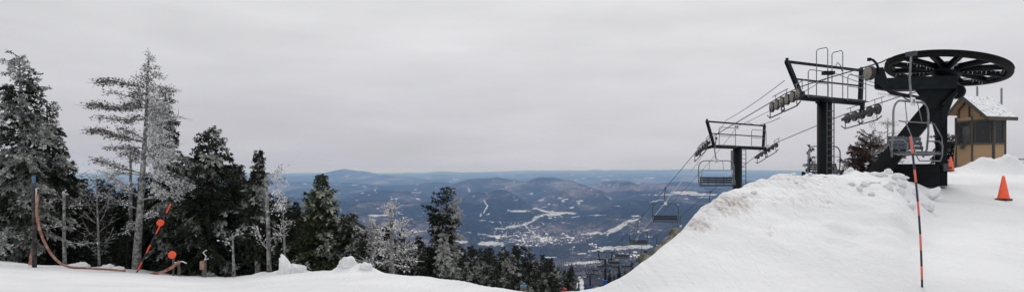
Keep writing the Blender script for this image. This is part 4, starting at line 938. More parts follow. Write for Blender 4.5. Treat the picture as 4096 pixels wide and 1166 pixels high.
# chairs
def chair(label, group=None, num=None, seatm='seatdark', detail=True, arm_h=1.35, W=2.2, bent=1):
    e = thing('lift_chair', label, 'chairlift chair', (0, 0, 0), 0, group)     # origin at the rope grip
    H = 1.55; zt = -arm_h; zs = zt - H; w = W / 2
    hp = []
    for i in range(7):
        a = math.pi - i * math.pi / 12; hp.append(Vector((-w + .42 + .42 * math.cos(a), 0, zt - .42 + .42 * math.sin(a))))
    right = [Vector((-p.x, p.y, p.z)) for p in hp[::-1]]
    rd = (.042 if 'behind' in label else .035) if detail else .036
    mb = MB().tube([Vector((-w + .12, .12, zs - .15)), Vector((-w, .05, zs + .1)), Vector((-w, 0, zs + .6))] + hp + right + [Vector((w, 0, zs + .6)), Vector((w, .05, zs + .1)), Vector((w - .12, .12, zs - .15))], rd, 8)
    bail = mb.obj('bail', M['galv'] if detail else M['galvdark'], e, True)
    MB().tube([(0, 0, .0), (-.05 * bent, 0, -.35), (-.10 * bent, 0, -.75), (-.05 * bent, 0, -1.1), (.0, 0, zt)], .038, 8).obj('hanger_arm', M['galv'] if detail else M['galvdark'], e, True)
    MB().box((0, 0, .02), (.12, .34, .14)).obj('grip', M['galvdark'], e)
    # seat and back
    sm = MB()
    for k in range(6): sm.box((0, -.42 + .09 * k, zs + .0), (W - .18, .075, .03))
    seat = sm.obj('seat', M[seatm], e)
    bm_ = MB()
    for k in range(3): bm_.box((0, .14 + .04 * k, zs + .14 + .14 * k), (W - .18, .03, .12))
    bm_.obj('backrest', M[seatm], e)
    fr = MB()
    for k in range(5):
        x_ = -w + .12 + (W - .24) * k / 4
        fr.tube([(x_, -.5, zs - .06), (x_, .02, zs - .07), (x_, .14, zs + .02), (x_, .28, zs + .5)], .026, 6)
    fr.tube([(-w + .1, -.1, zs - .09), (w - .1, -.1, zs - .09)], .03, 6)
    fr.tube([(-w + .1, -.47, zs - .05), (w - .1, -.47, zs - .05)], .022, 6)
    fr.obj('seat_frame', M['galv'] if seatm == 'seat' else M['galvdark'], e)
    if detail:
        for s_ in (-1, 1):
            MB().tube([(s_ * w, 0, zs + .35), (s_ * w, -.35, zs + .34), (s_ * w, -.48, zs + .2), (s_ * w, -.46, zs - .02)], .024, 6).obj('armrest', M['galv'], e)
        rb_ = MB(); q = w * .78
        rb_.tube([(-q, -.05, zt - .62), (-q - .04, -.3, zt - .68), (-q - .1, -.52, zt - 1.1), (-q + .02, -.6, zs - .1), (-q + .2, -.62, zs - .28), (q - .2, -.62, zs - .28), (q - .02, -.6, zs - .1), (q + .1, -.52, zt - 1.1), (q + .04, -.3, zt - .68), (q, -.05, zt - .62)], .02, 6)
        rb_.tube([(-q - .0, -.12, zt - .64), (q, -.12, zt - .64)], .02, 6)
        for s_ in (-1, 1): rb_.tube([(s_ * q * .55, -.12, zt - .64), (s_ * q * .45, 0, zt)], .016, 5)
        rb_.obj('restraint_bar', M['galv'], e, True)
    pl = MB().box((.0, -.06, zt + .0), (.26, .03, .26)).obj('number_plate', M['plate'], e)
    if num: text(num, .17, (.0, -.079, zt), (R(90), 0, 0), pl, M['ink'])
    return e
ch = chair('steel lift chair with blue grey seat hanging from the bullwheel over the striped pole', None, '38', 'seat', arm_h=1.45)
g = P(3645, 218, 18.5); ch.location = g; ch.rotation_euler = (0, 0, R(28)); ch.scale = (.86, .86, 1.0)
ch = chair('lift chair with empty black seat hanging beside the smaller numbered tower', None, '7', arm_h=1.45)
g = on_rope(RL, 40.2); ch.location = (g.x + .55, g.y - .9, g.z + .25); ch.rotation_euler = (0, 0, R(-14))
ch = chair('lift chair half hidden behind the column of the larger tower', None, None, arm_h=1.3)
g = P(3297, 500, 37); ch.location = g; ch.rotation_euler = (0, 0, R(10))
far_lbl = {0: 'dark lift chair highest over the valley, next to the white cable', 1: 'lift chair below it against the dark valley woods, crossed by the white cable', 2: 'lift chair over the pale snowfield left of the rocks'}
proto = None
spots = [(RL, 53, 0), (RL, 74, 1), (RL, 90, 2)]
for rope, Y_, k in spots:
    c_ = chair(far_lbl[k], None, None, detail=False, arm_h=1.35) if proto is None else copy_tree(proto)
    proto = proto or c_
    c_['label'] = far_lbl[k]; c_.location = on_rope(rope, Y_); c_.rotation_euler = (0, 0, R(-8)); c_.scale = (1, 1, 1)
fc = [(RR, 62, 'hooped chair mostly hidden behind the left flank of the mound'), (RR, 80, 'chair on the right strand just above the grey rocks')]
for rope, Y_, lb in fc:
    c_ = copy_tree(proto); c_['label'] = lb; c_.location = on_rope(rope, Y_); c_.rotation_euler = (0, 0, R(-8))
for rope, ylist in ((RL, (108, 128, 146, 180, 212, 240)), (RR, (97, 113, 136, 158, 196, 226))):
    for Y_ in ylist:
        c_ = copy_tree(proto); tag(c_, 'one of the small dark chairs strung around the distant padded tower', 'chairlift chair', 'distant chairs of the lift line')
        p_ = on_rope(rope, Y_); p_.z -= .3 ; c_.location = p_; c_.rotation_euler = (0, 0, R(-8)); c_.scale = (1.0, 1.0, 1.0)

# bullwheel
WC = P(3784, 277, 20.0); a_, b_ = -.205, -.05; wr = 1.77
nrm = Vector((-a_, -b_, 1)).normalized()
bw = thing('bullwheel', 'huge black spoked bullwheel on top of the lift terminal', 'bullwheel', WC)
MB().lathe([(wr - .20, -.07), (wr - .02, -.09), (wr + .0, -.04), (wr - .05, -.02), (wr - .05, .05), (wr, .07), (wr - .02, .11), (wr - .20, .09)], (0, 0, 0), nrm, 96, closed=True).obj('rim', M['rust'], bw, True)
MB().lathe([(wr - .31, -.03), (wr - .198, -.03), (wr - .198, .05), (wr - .31, .05)], (0, 0, 0), nrm, 96, closed=True).obj('inner_ring', M['steel'], bw, True)
MB().lathe([(.10, -.30), (.46, -.16), (.46, -.10), (.30, .05), (.28, .18), (.12, .20)], (0, 0, 0), nrm, 32).obj('hub', M['steel'], bw, False)
xa = Vector((1, 0, 0)) - nrm * nrm.x; xa.normalize(); ya = nrm.cross(xa)
for k in range(12):
    a = 2 * math.pi * (k + .3) / 12; d = xa * math.cos(a) + ya * math.sin(a); s2 = nrm.cross(d)
    sp_ = MB().beam(d * .25 - nrm * .02, d * (wr - .22), .05, .16, nrm); sp_.beam(d * .25 + nrm * .06, d * (wr - .22) + nrm * .06, .22, .02, nrm)
    so = sp_.obj('spoke', M['steel'], bw)
    if k % 2 == 0:
        ic = MB()
        for j in range(9): ic.tube([d * (.5 + .12 * j) - nrm * .10 + s2 * .02, d * (.5 + .12 * j) - nrm * (.13 + .04 * ((j * 7) % 3)) + s2 * .02], .012, 4, .003)
        ic.obj('icicles', M['ice'], so)['kind'] = 'stuff'
# terminal frame under the wheel
gb = Vector((P(3748, 735, 20).x, 20.0, gz(P(3748, 735, 20).x, 20.0)))
tm = thing('lift_terminal', 'massive black steel terminal frame with slanted strut carrying the bullwheel', 'lift terminal', gb)
def T(px_, py_, Y_): return P(px_, py_, Y_) - gb
vd = Vector((.587, .81, 0)); vr = Vector((.81, -.587, 0)); vm = Matrix((vr, vd, Vector((0, 0, 1)))).transposed()
def vbox(mb, px0, px1, py0, py1, Yc_, depth):
    c = P((px0 + px1) / 2, (py0 + py1) / 2, Yc_) - gb
    w_ = (px1 - px0) / F * Yc_ * .80; h_ = (py1 - py0) / F * Yc_
    mb.box(c, (w_, depth, h_), vm)
mb = MB(); vbox(mb, 3740, 3790, 340, 745, 20.2, .5); mb.obj('column', M['steel'], tm)
mb = MB(); mb.slab([T(3655, 352, 19.9), T(3830, 352, 19.9), T(3782, 480, 19.9), T(3745, 560, 19.9), T(3722, 470, 19.9), T(3690, 400, 19.9)], vd * .45); mb.obj('head_gusset', M['steel'], tm)
mb = MB(); mb.beam(T(3732, 425, 20.2), T(3492, 716, 18.7), .50, .42, vd); so = mb.obj('slanted_strut', M['steel'], tm)
mb = MB(); mb.slab([T(3540, 312, 19.7), T(3830, 300, 19.7), T(3830, 352, 19.7), T(3560, 360, 19.7)], vd * .6); mb.obj('main_beam', M['beamsteel'], tm)
mb = MB(); mb.slab([T(3497, 272, 19.6), T(3532, 268, 19.6), T(3548, 320, 19.6), T(3560, 362, 19.6), T(3497, 352, 19.6)], vd * .5); mb.obj('end_box', M['beamsteel'], tm)
mb = MB(); mb.slab([T(3510, 335, 19.4), T(3525, 325, 19.4), T(3560, 362, 19.4), T(3700, 388, 19.4), T(3700, 402, 19.4), T(3560, 376, 19.4)], vd * .25); mb.obj('lower_brace', M['beamsteel'], tm)
mb = MB(); mb.slab([T(3830, 352, 19.8), T(3832, 368, 19.8), T(3792, 420, 19.8), T(3762, 420, 19.8)], vd * .3); mb.obj('corner_brace', M['steel'], tm)
mb = MB(); vbox(mb, 3566, 3760, 655, 745, 19.6, .7); mb.obj('base_box', M['steel'], tm)
mb = MB(); vbox(mb, 3755, 3790, 560, 742, 19.5, .5)
for k in range(6): mb.beam(T(3766, 440 + k * 14, 19.9), T(3766, 440 + k * 14, 19.86), .05, .05)
mb.obj('column_foot', M['beamsteel'], tm)
mb = MB(); mb.lathe([(.30, 0), (.34, .1), (.34, .5), (.28, .62)], T(3783, 312, 20.1) - Vector((0, 0, .1)), (0, 0, 1), 24); mb.obj('bearing_housing', M['steel'], tm)
sh = MB().lathe([(.17, -.07), (.235, -.055), (.21, 0), (.235, .055), (.17, .07)], T(3478, 292, 19.5), (.98, .08, 0), 28).obj('guide_sheave', M['rubber'], tm, True)
MB().lathe([(.03, -.12), (.08, -.11), (.09, -.09), (.20, -.075), (.20, .075), (.03, .09)], T(3478, 292, 19.5), (.98, .08, 0), 28).obj('disc', M['liner'], sh)
MB().beam(T(3480, 292, 19.55), T(3505, 300, 19.8), .1, .1).obj('axle', M['galvdark'], tm)
MB().tube([T(3478, 237, 19.5), T(3492, 240, 19.5), T(3506, 254, 19.5), T(3514, 275, 19.6), T(3515, 300, 19.6)], .04, 8).box(T(3477, 238, 19.5), (.09, .09, .1)).obj('rope_hook', M['beamsteel'], tm)
MB().lathe([(.22, -.08), (.26, 0), (.22, .08)], T(3827, 366, 20.5), (.6, .8, 0), 24).obj('rear_sheave', M['beamsteel'], tm)
ic = MB(); ri = random.Random(9)
for k in range(26):
    q = T(3512 + k * 3.4, 370 + (k * .5), 19.5); l = ri.uniform(.04, .17); ic.tube([q, q - Vector((0, 0, l))], .012, 4, .002)
ic.obj('icicles', M['ice'], tm)['kind'] = 'stuff'
MB().tube([T(3600, 378, 19.3), T(3625, 396, 19.3), T(3660, 410, 19.3), T(3690, 405, 19.3)], .02, 6).obj('hose', M['rubber'], tm)
MB().box(T(3778, 668, 19.2), (.16, .14, .24)).box(T(3792, 671, 19.2), (.2, .08, .08)).obj('control_box', M['galvdark'], tm)
cp = MB(); q0 = T(3755, 690, 19.2)
cp.tube([q0 + Vector((.1 * math.cos(k * .7), 0, .1 * math.sin(k * .7))) for k in range(18)], .012, 5); cp.obj('coiled_cord', M['rubber'], tm)

# ------------------------------------------------------------------ striped marker pole
p0 = P(3689, 1143, 8.45); p0.z = gz(p0.x, p0.y) - .04; p1 = P(3641, 540, 8.3)
mp_ = thing('marker_pole', 'thin orange and navy striped pole leaning left in the right foreground', 'marker pole', p0)
ybr = [1143, 1040, 945, 865, 775, 700, 618, 590, 560, 540]; ybr = [1143, 1101, 1048, 986, 922, 850, 795, 721, 671, 610, 545]
pts_ = []
for y_ in ybr:
    t = (1143 - y_) / (1143 - 540); p = p0.lerp(p1, min(t, 1)); p.x -= .035 * math.sin(math.pi * min(t, 1)) * -1; pts_.append(p - p0)
for k in range(len(pts_) - 1):
    MB().tube([pts_[k], pts_[k].lerp(pts_[k + 1], .5), pts_[k + 1]], .0138, 10).obj('pole_band', M['poledk'] if k % 2 == 0 else M['poleor'], mp_, True)

# cones
def cone(label, px_, Y_, h):
    x_ = (px_ - 2048) / F * Y_; z_ = gz(x_, Y_) - .015
    e = thing('traffic_cone', label, 'traffic cone', (x_, Y_, z_), R(20))
    b = MB().box((0, 0, .03), (h * .42, h * .42, .05)); b.obj('base', M['rubber'], e)
    MB().lathe([(h * .235, .05), (h * .20, .09), (h * .045, h), (h * .03, h + .005)], (0, 0, 0), (0, 0, 1), 24).obj('cone_body', M['orange'], e, True)
    return e
cone('orange traffic cone on black base standing in open snow right of the pole', 4014, 17.2, .70)
cone('orange traffic cone partly hidden between terminal column and hut', 3803, 27.0, .66)

# ------------------------------------------------------------------ hut
hc = P(3925, 660, 30.0); hz = 1.50; HB = 1.70
hut = thing('operator_hut', 'tan clapboard lift operator hut with dark trim and snowy shingle roof', 'hut', (hc.x, hc.y, HB))
hd_ = Vector((.62, .785, 0)).normalized(); hr_ = Vector((hd_.y, -hd_.x, 0))
def HP(s_, t_, z_): return hr_ * s_ + hd_ * t_ + Vector((0, 0, z_ - hz))
plan = [(-1.02, .35), (-.36, -.40), (.48, -.36), (.93, .18), (.93, 2.0), (-1.02, 2.0)]
zb, zs_, zw0, zw1, ze = 1.55, 1.72, 2.78, 3.90, 4.10
def wallrun(mb, i, z0, z1, out=.0, inset=(0, 0)):
    a = Vector(HP(*plan[i], 0)); b = Vector(HP(*plan[(i + 1) % 6], 0)); a.z = b.z = 0; d = (b - a); L_ = d.length; d.normalize(); n = Vector((d.y, -d.x, 0))
    a2 = a + d * inset[0] + n * out; b2 = b - d * inset[1] + n * out
    return a2, b2, n
mbw = MB(); mbf = MB(); mbt = MB(); wins = []
for i in range(6):
    a, b, n = wallrun(None, i, 0, 0)
    def pan(mb, z0, z1, a=a, b=b, n=n, o_=0, th=.08):
        mb.slab([a + n * o_ + Vector((0, 0, z0 - hz)), b + n * o_ + Vector((0, 0, z0 - hz)), b + n * o_ + Vector((0, 0, z1 - hz)), a + n * o_ + Vector((0, 0, z1 - hz))], -n * th)
    if i in (0, 1, 2, 5):
        pan(mbw, zb, zw0); pan(mbw, zw1, ze)
    else: pan(mbw, zb, ze)
    pan(mbf, zb - .15, zb + .12, o_=.03, th=.05)
mbw.obj('wall', M['siding'], hut); 
for i in range(6):
    a, b, n = wallrun(None, i, 0, 0)
    MB().beam(a + Vector((0, 0, zb - hz)), a + Vector((0, 0, ze - hz + .05)), .09, .09, n).obj('corner_post', M['trim'], hut)
for i in (0, 1, 2):
    a, b, n = wallrun(None, i, 0, 0); q = n * .02
    for z_ in (zw0, zw1): MB().beam(a + q + Vector((0, 0, z_ - hz)), b + q + Vector((0, 0, z_ - hz)), .09, .08).obj('window_sill', M['trim'], hut)
mbf.obj('base_skirt', M['trim'], hut)
for i in (0, 1, 2, 5):
    a, b, n = wallrun(None, i, 0, 0, 0, (.0, .0)); d = (b - a).normalized()
    a = a + d * .09; b = b - d * .09
    fr = MB()
    for (u, v) in ((a, a + d * .05), (b - d * .05, b)):
        fr.slab([u + Vector((0, 0, zw0 + .04 - hz)), v + Vector((0, 0, zw0 + .04 - hz)), v + Vector((0, 0, zw1 - .04 - hz)), u + Vector((0, 0, zw1 - .04 - hz))], -n * .05)
    w_ = fr.obj('window', M['trim'], hut)
    MB().slab([a + d * .05 - n * .02 + Vector((0, 0, zw0 + .04 - hz)), b - d * .05 - n * .02 + Vector((0, 0, zw0 + .04 - hz)), b - d * .05 - n * .02 + Vector((0, 0, zw1 - .04 - hz)), a + d * .05 - n * .02 + Vector((0, 0, zw1 - .04 - hz))], -n * .01).obj('pane', M['glass'], w_)
cxp = [(p[0] * .90, p[1] * .9 + .1) for p in plan]
MB().add([HP(p[0], p[1], zb + .1) for p in cxp], [tuple(range(6))]).obj('floor_board', M['interior'], hut)
mbi = MB(); mbi.slab([HP(-.9, 1.9, zb), HP(.85, 1.9, zb), HP(.85, 1.9, ze), HP(-.9, 1.9, ze)], hd_ * .03); mbi.obj('inner_wall', M['interior'], hut)
MB().slab([HP(-.80, 1.85, 2.85), HP(-.45, 1.85, 2.85), HP(-.45, 1.85, 3.75), HP(-.80, 1.85, 3.75)], hd_ * .02).obj('window_reflection', M['reflection'], hut)  # pale slab standing in for a bright reflection in the left front window
MB().slab([HP(.0, 1.85, 3.35), HP(.14, 1.85, 3.35), HP(.14, 1.85, 3.6), HP(.0, 1.85, 3.6)], hd_ * .02).obj('notice', M['paper'], hut)
# roof
rv = Vector((.6, .8)); gv = Vector((.8, -.6))
ap = Vector((-.74, -.42)); rl = 1.95
def RP(u, v, z_): q = ap + rv * u + gv * v; return HP(q.x, q.y, z_)
za = 5.14; vR, vL = 1.22, -.78; zR, zL = 4.00, 4.30
def roof_plane(v, z_, name, m_, th, u0=-.0, u1=rl, drop=0):
    mb = MB(); q = [RP(u0, 0, za - drop), RP(u1, 0, za - drop), RP(u1, v, z_ - drop), RP(u0, v, z_ - drop)]
    return q
qR = roof_plane(vR, zR, '', None, 0); qL = roof_plane(vL, zL, '', None, 0)
def roof_obj(q, name, m_, t):
    mb = MB().slab(q, t); o_ = mb.obj(name, m_, hut)
    uv = o_.data.uv_layers.new(name='uv')
    e1 = (q[1] - q[0]).normalized(); e2 = (q[3] - q[0]); e2 = (e2 - e1 * e2.dot(e1)).normalized()
    for lp in o_.data.loops:
        p = Vector(o_.data.vertices[lp.vertex_index].co) - q[0]; uv.data[lp.index].uv = (p.dot(e1), p.dot(e2))
    return o_
rR = roof_obj(qR, 'roof', M['shingle'], (0, 0, .05)); rL = roof_obj(qL, 'roof', M['shingle'], (0, 0, .05))
MB().slab([p - Vector((0, 0, .004)) for p in qR], (0, 0, -.04)).obj('soffit', M['soffit'], rR); MB().slab([p - Vector((0, 0, .004)) for p in qL], (0, 0, -.04)).obj('soffit', M['soffit'], rL)
fb = MB(); off = RP(-.03, 0, 0) - RP(0, 0, 0)
for q0_, q1_ in ((qR[0], qR[3]), (qL[0], qL[3])):
    fb.slab([q0_ + off + Vector((0, 0, .07)), q1_ + off + Vector((0, 0, .07)), q1_ + off + Vector((0, 0, -.13)), q0_ + off + Vector((0, 0, -.16))], off * 1.2)
fb.beam(qR[3] + Vector((0, 0, -.03)), qR[2] + Vector((0, 0, -.03)), .05, .17)
fb.obj('fascia', M['trim'], rR)
# gable infill, set back below the rakes
gi = MB(); gu = .42
def zg(v): return za - (za - zR) * v / vR if v > 0 else za - (za - zL) * v / vL
gi.slab([RP(gu, -.62, ze - .02), RP(gu, 1.05, ze - .02), RP(gu, 1.05, zg(1.05) - .05), RP(gu, 0, zg(0) - .05), RP(gu, -.62, zg(-.62) - .05)], RP(.08, 0, 0) - RP(0, 0, 0))
gi.obj('gable', M['siding'], hut)
gt = MB()
for v in (-.5, .05, .62): gt.beam(RP(gu - .03, v, ze), RP(gu - .03, v, zg(v) - .06), .10, .05, rv.to_3d())
gt.beam(RP(gu - .03, -.5, zg(-.5) - .10), RP(gu - .03, 0, za - .12), .05, .09); gt.beam(RP(gu - .03, 0.02, za - .14), RP(gu - .03, .62, zg(.62) - .1), .05, .09)
gt.obj('gable_trim', M['trim'], hut)
MB().box(HP(-.78, -.10, 2.62), (.16, .12, .22), Matrix((hr_, hd_, Vector((0, 0, 1)))).transposed()).obj('switch_box', M['galvdark'], hut)
for lb, s0, s1, z0, z1, r_, m_ in [('long handled tool leaning on hut wall beside the switch box', -1.0, -.98, 1.42, 3.2, .02, 'trim'), ('orange brown wooden handled shovel leaning on the left hut corner', -1.12, -1.05, 1.42, 2.7, .022, 'soffit')]:
    b0 = HP(s0 + .0, -.5 + (.35 if 'shovel' in lb else 0), z0) + hut.location; b1 = HP(s1, -.15 + (.35 if 'shovel' in lb else 0), z1) + hut.location
    t_ = thing('shovel' if 'shovel' in lb else 'rake', lb, 'tool', b0)
    MB().tube([(0, 0, .05), b1 - b0], r_, 6).obj('handle', M[m_], t_)
    MB().box((0, 0, .06), (.26, .05, .12) if 'shovel' not in lb else (.2, .04, .28)).obj('blade', M['galvdark'], t_)
for px_, yt, lb in ((3909, 345, 'left of two thin grey antenna poles rising behind the hut roof'), (4006, 352, 'right one of two thin grey antenna poles rising behind the hut roof')):
    b = P(px_, 660, 34); b.z = gz(b.x, 34) - .2; tp = P(px_, yt, 34)
    q = thing('antenna_pole', lb, 'pole', b); MB().tube([(0, 0, 0), (0, 0, tp.z - b.z)], .05, 8).obj('mast', M['pole'], q, True); MB().box((0, 0, .1), (.3, .3, .2)).obj('foot', M['foot'], q)
# railing right of the hut
rl0 = P(4030, 642, 31); zr = gz(rl0.x, 31)
rg = thing('railing', 'dark pipe railing right of the hut behind the snow pile', 'railing', (rl0.x, 31, zr))
mb = MB(); h_ = EYE + (YH - 636) / F * 31 - zr
for k in range(5): mb = MB().tube([(k * .55, 0, -.1), (k * .55, 0, h_)], .025, 6); mb.obj('upright', M['galvdark'], rg)
MB().tube([(-.1, 0, h_), (2.3, 0, h_)], .03, 6).obj('top_rail', M['galvdark'], rg); MB().tube([(0, 0, h_ * .5), (2.3, 0, h_ * .5)], .022, 6).obj('middle_rail', M['galvdark'], rg)

# ------------------------------------------------------------------ left foreground objects
def straight_post(name, label, cat, px_, yt, yb, Y_, r_, m_):
    b = P(px_, yb, Y_); b.z = min(b.z, gz(b.x, b.y)) - .1
    e = thing(name, label, cat, b); tz = EYE + (YH - yt) / F * Y_ - b.z; return e, tz
e, tz = straight_post('post', 'dark upright post with blue taped top and orange strap at far left', 'post', 138, 703, 1068, 18.6, .05, None)
MB().tube([(0, 0, 0), (.0, 0, tz * .5), (-.02, 0, tz - .25)], .062, 10).obj('shaft', M['barkdk'], e, True)
MB().tube([(-.02, 0, tz - .26), (-.03, 0, tz)], .05, 10).obj('blue_top', M['bluecap'], e, True)
MB().box((.08, -.03, tz - .62), (.03, .03, .5)).obj('snow_crust', M['frostrope'], e)
def strap(label, pts, w, m_='orangeflat', dy=0):
    mb = MB(); P3 = [P(a, b, c) for a, b, c in pts]
    # smooth
    q = []
    for i in range(len(P3) - 1):
        p_0 = P3[max(i - 1, 0)]; p_1 = P3[i]; p_2 = P3[i + 1]; p_3 = P3[min(i + 2, len(P3) - 1)]
        for k in range(5):
            t = k / 5; q.append(.5 * ((2 * p_1) + (p_2 - p_0) * t + (2 * p_0 - 5 * p_1 + 4 * p_2 - p_3) * t * t + (3 * p_1 - p_0 - 3 * p_2 + p_3) * t ** 3))
    q.append(P3[-1])
    for i in range(len(q) - 1):
        mb.beam(q[i], q[i + 1] + (q[i + 1] - q[i]) * .08, .035, w if w else .05, (1, 0, .6))
    return tag(mb.obj('strap', M[m_]), label, 'strap')
strap('faded orange safety strap sagging from the blue topped post onto the snow', [(152, 775, 18.5), (147, 850, 18.5), (160, 920, 18.5), (190, 990, 18.7), (230, 1042, 18.9), (280, 1066, 19), (350, 1070, 19.2), (430, 1076, 19.4), (500, 1082, 19.4)], .065)
strap('short orange strap end hanging behind the blue topped post', [(128, 1010, 18.9), (120, 1058, 18.9)], .10)
strap('orange strap rising from the snow to the low stakes right of bare tree', [(600, 1094, 19.4), (650, 1086, 19.4), (690, 1065, 19.4), (716, 1046, 19.4)], .09)
# bamboo with discs
pa_, pb_ = P(545, 1092, 19.4), P(683, 815, 19.2)
bp_ = thing('marker_pole', 'leaning orange and black banded pole carrying a round orange disc by the bare tree', 'marker pole', pa_)
seq = [(0, .05, 'poledk'), (.05, .17, 'orange'), (.17, .30, 'poledk'), (.30, .42, 'orange'), (.42, .58, 'poledk'), (.58, .70, 'orange'), (.70, .88, 'poledk'), (.88, 1, 'orange')]
for t0, t1_, m_ in seq: MB().tube([(pb_ - pa_) * t0, (pb_ - pa_) * t1_], .024, 8).obj('pole_band', M[m_], bp_)
def disc(parent, c, rx, rz_, nrm_):
    mb = MB().lathe([(rx * .3, -.02), (rx * .96, -.015), (rx, 0), (rx * .96, .015), (rx * .3, .03)], c, nrm_, 28); return mb.obj('marker_disc', M['orange'], parent)
disc(bp_, (pb_ - pa_) * .735 + Vector((0, -.06, 0)), .112, 0, (.6, -.8, -.3))
b0 = P(692, 1090, 19.6); sk = thing('stake', 'wooden stake topped with a round orange disc right of the leaning pole', 'stake', b0)
MB().tube([(0, 0, -.15), (.02, 0, .52)], .035, 8).obj('shaft', M['wood'], sk); disc(sk, (.0, -.05, .60), .128, 0, (.1, -1, .1))
b0 = P(716, 1095, 19.6); sk = thing('stake', 'plain grey wooden stake right beside the stake with orange disc', 'stake', b0); MB().tube([(0, 0, -.15), (.0, 0, .45)], .045, 8).obj('shaft', M['wood'], sk)
MB().tube([(-.15, 0, .38), (.1, 0, .42), (.25, 0, .36)], .02, 6).obj('rimed_twig', M['frostrope'], sk)
b0 = P(817, 1105, 19.3); sk = thing('stake', 'low stub stake wrapped in orange with rimed twigs on top below the broad spruce', 'stake', b0)
MB().tube([(0, 0, -.1), (0, 0, .52)], .07, 8).obj('shaft', M['wood'], sk); MB().box((-.03, -.04, .38), (.13, .12, .26)).obj('orange_wrap', M['orangeflat'], sk)
MB().tube([(0, 0, .5), (.06, 0, .66), (-.04, 0, .78), (.08, 0, .86)], .018, 5).tube([(0, 0, .55), (.14, 0, .58)], .015, 5).obj('rimed_twig', M['frostrope'], sk)
# snow blocks
def snow_block(label, px_, Y_, w_, h_, seed, fin=False):
    import bmesh
    from mathutils import noise
    x_ = (px_ - 2048) / F * Y_; z_ = gz(x_, Y_)
    b = bmesh.new(); bmesh.ops.create_icosphere(b, subdivisions=4, radius=1)
    for v in b.verts:
        n_ = noise.fractal(v.co * 1.6 + Vector((seed * 3.1, 0, 0)), .9, 2.0, 4)
        v.co *= 1 + .30 * n_
        if fin:
            k = max(0, v.co.z); v.co.x = v.co.x * (1 - .55 * k) - .45 * k * k
            if v.co.z > 0: v.co.z *= 1.1
        v.co.x *= w_ / 2; v.co.y *= w_ / 2.6; v.co.z *= h_
    me = bpy.data.meshes.new('snow_block'); b.to_mesh(me); b.free(); me.materials.append(M['snow']); me.polygons.foreach_set('use_smooth', [True] * len(me.polygons))
    at = me.attributes.new('dirt', 'FLOAT', 'POINT')
    at.data.foreach_set('value', [.15] * len(me.vertices))
    o_ = bpy.data.objects.new('snow_block', me); C.objects.link(o_); o_.location = (x_, Y_, z_ + h_ * .05); tag(o_, label, 'snow block'); return o_
snow_block('upright white fin of snow on the crest under the olive spruce', 1143, 17.2, .5, .40, 1, True)
snow_block('low white lump directly right of the snow fin', 1180, 17.3, .45, .2, 2); snow_block('second low white lump right of the snow fin, by the olive spruce foot', 1208, 17.3, .28, .2, 3)
snow_block('rounded snow heap on the crest left of the rimed conifers', 1395, 15.4, .42, .22, 4); snow_block('smaller snow heap right of the rounded one on the crest', 1462, 15.2, .34, .14, 5); snow_block('tiny snow lump left of the rounded heap on the crest', 1372, 15.5, .26, .16, 12)
snow_block('snow lump at the foot of the thin dead trunk', 322, 19.8, .5, .16, 6); snow_block('snow lump on the strap left of the bare tree', 432, 20, .42, .16, 7); snow_block('snow lump beside the bare tree trunk', 470, 20, .45, .14, 8)
sb = snow_block('tilted slab of snow against the terminal base box', 3722, 17.2, .55, .14, 9); sb.rotation_euler = (0, R(-28), 0); sb.location.z += .12
snow_block('snow chunk below the hanging chair on the mound crest', 3500, 15.9, .4, .08, 10); snow_block('snow chunk left of the pole near the terminal base', 3590, 16.3, .5, .10, 11); snow_block('round snow chunk right of the pole below the base box', 3700, 15.0, .45, .14, 13)
snow_block('flat snow chunk on the mound face below the crest', 3480, 14.2, .4, .07, 14)
ch0 = None
rc = random.Random(21)
for k in range(34):
    px_ = rc.choice([rc.uniform(3340, 3730), rc.uniform(3380, 3700), rc.uniform(3350, 3700), rc.uniform(2950, 3350)]); Yc_ = rc.uniform(13.2, 16.6) if px_ > 3300 else float(np.interp(px_, CR[:, 0], CR[:, 2])) - rc.uniform(.2, 2.2)
    x_ = (px_ - 2048) / F * Yc_
    if ch0 is None:
        ch0 = snow_block('small loose snow chunk among those strewn over the mound top', px_, Yc_, .2, .08, 40); c_ = ch0
    else: c_ = ch0.copy(); C.objects.link(c_)
    c_['group'] = 'loose snow chunks on the mound'; k_ = rc.uniform(.4, 1.4) * (1 if px_ > 3330 else .5); c_.scale = (k_, k_ * rc.uniform(.7, 1.2), k_ * rc.uniform(.6, 1.2)); c_.rotation_euler = (rc.uniform(-.4, .4), rc.uniform(-.4, .4), rc.uniform(0, 6)); c_.location = (x_, Yc_, gz(x_, Yc_) + .01)
# rocks
def rock(label, px_, py_, Y_, w_, h_, seed):
    import bmesh
    from mathutils import noise
    p = P(px_, py_, Y_); b = bmesh.new(); bmesh.ops.create_icosphere(b, subdivisions=5, radius=1)
    q_ = random.Random(seed * 13); pl_ = []
    for k in range(11):
        n_ = Vector((q_.gauss(0, 1), q_.gauss(0, 1), q_.gauss(0, 1))).normalized(); pl_.append((n_, q_.uniform(.55, .95)))
    for v in b.verts:
        c = v.co.copy(); t = min([d / c.dot(n_) for n_, d in pl_ if c.dot(n_) > .05] + [1.15])
        v.co = c * t * (1 + .12 * noise.fractal(c * 5 + Vector((seed, 0, 0)), .9, 2.0, 4))
        v.co.x *= w_ / 2; v.co.y *= w_ / 2; v.co.z *= h_ / 2
    me = bpy.data.meshes.new('boulder'); b.to_mesh(me); b.free(); me.materials.append(M['rock'])
    o_ = bpy.data.objects.new('boulder', me); C.objects.link(o_); o_.location = p; o_.rotation_euler = (0, R(-38), 0); tag(o_, label, 'boulder')
rock('uppermost lichen grey boulder sticking out of the mound flank', 2700, 934, 11.0, .30, .20, 1); rock('grey boulder in the middle of the rocks along the mound flank', 2666, 972, 10.8, .40, .18, 2)
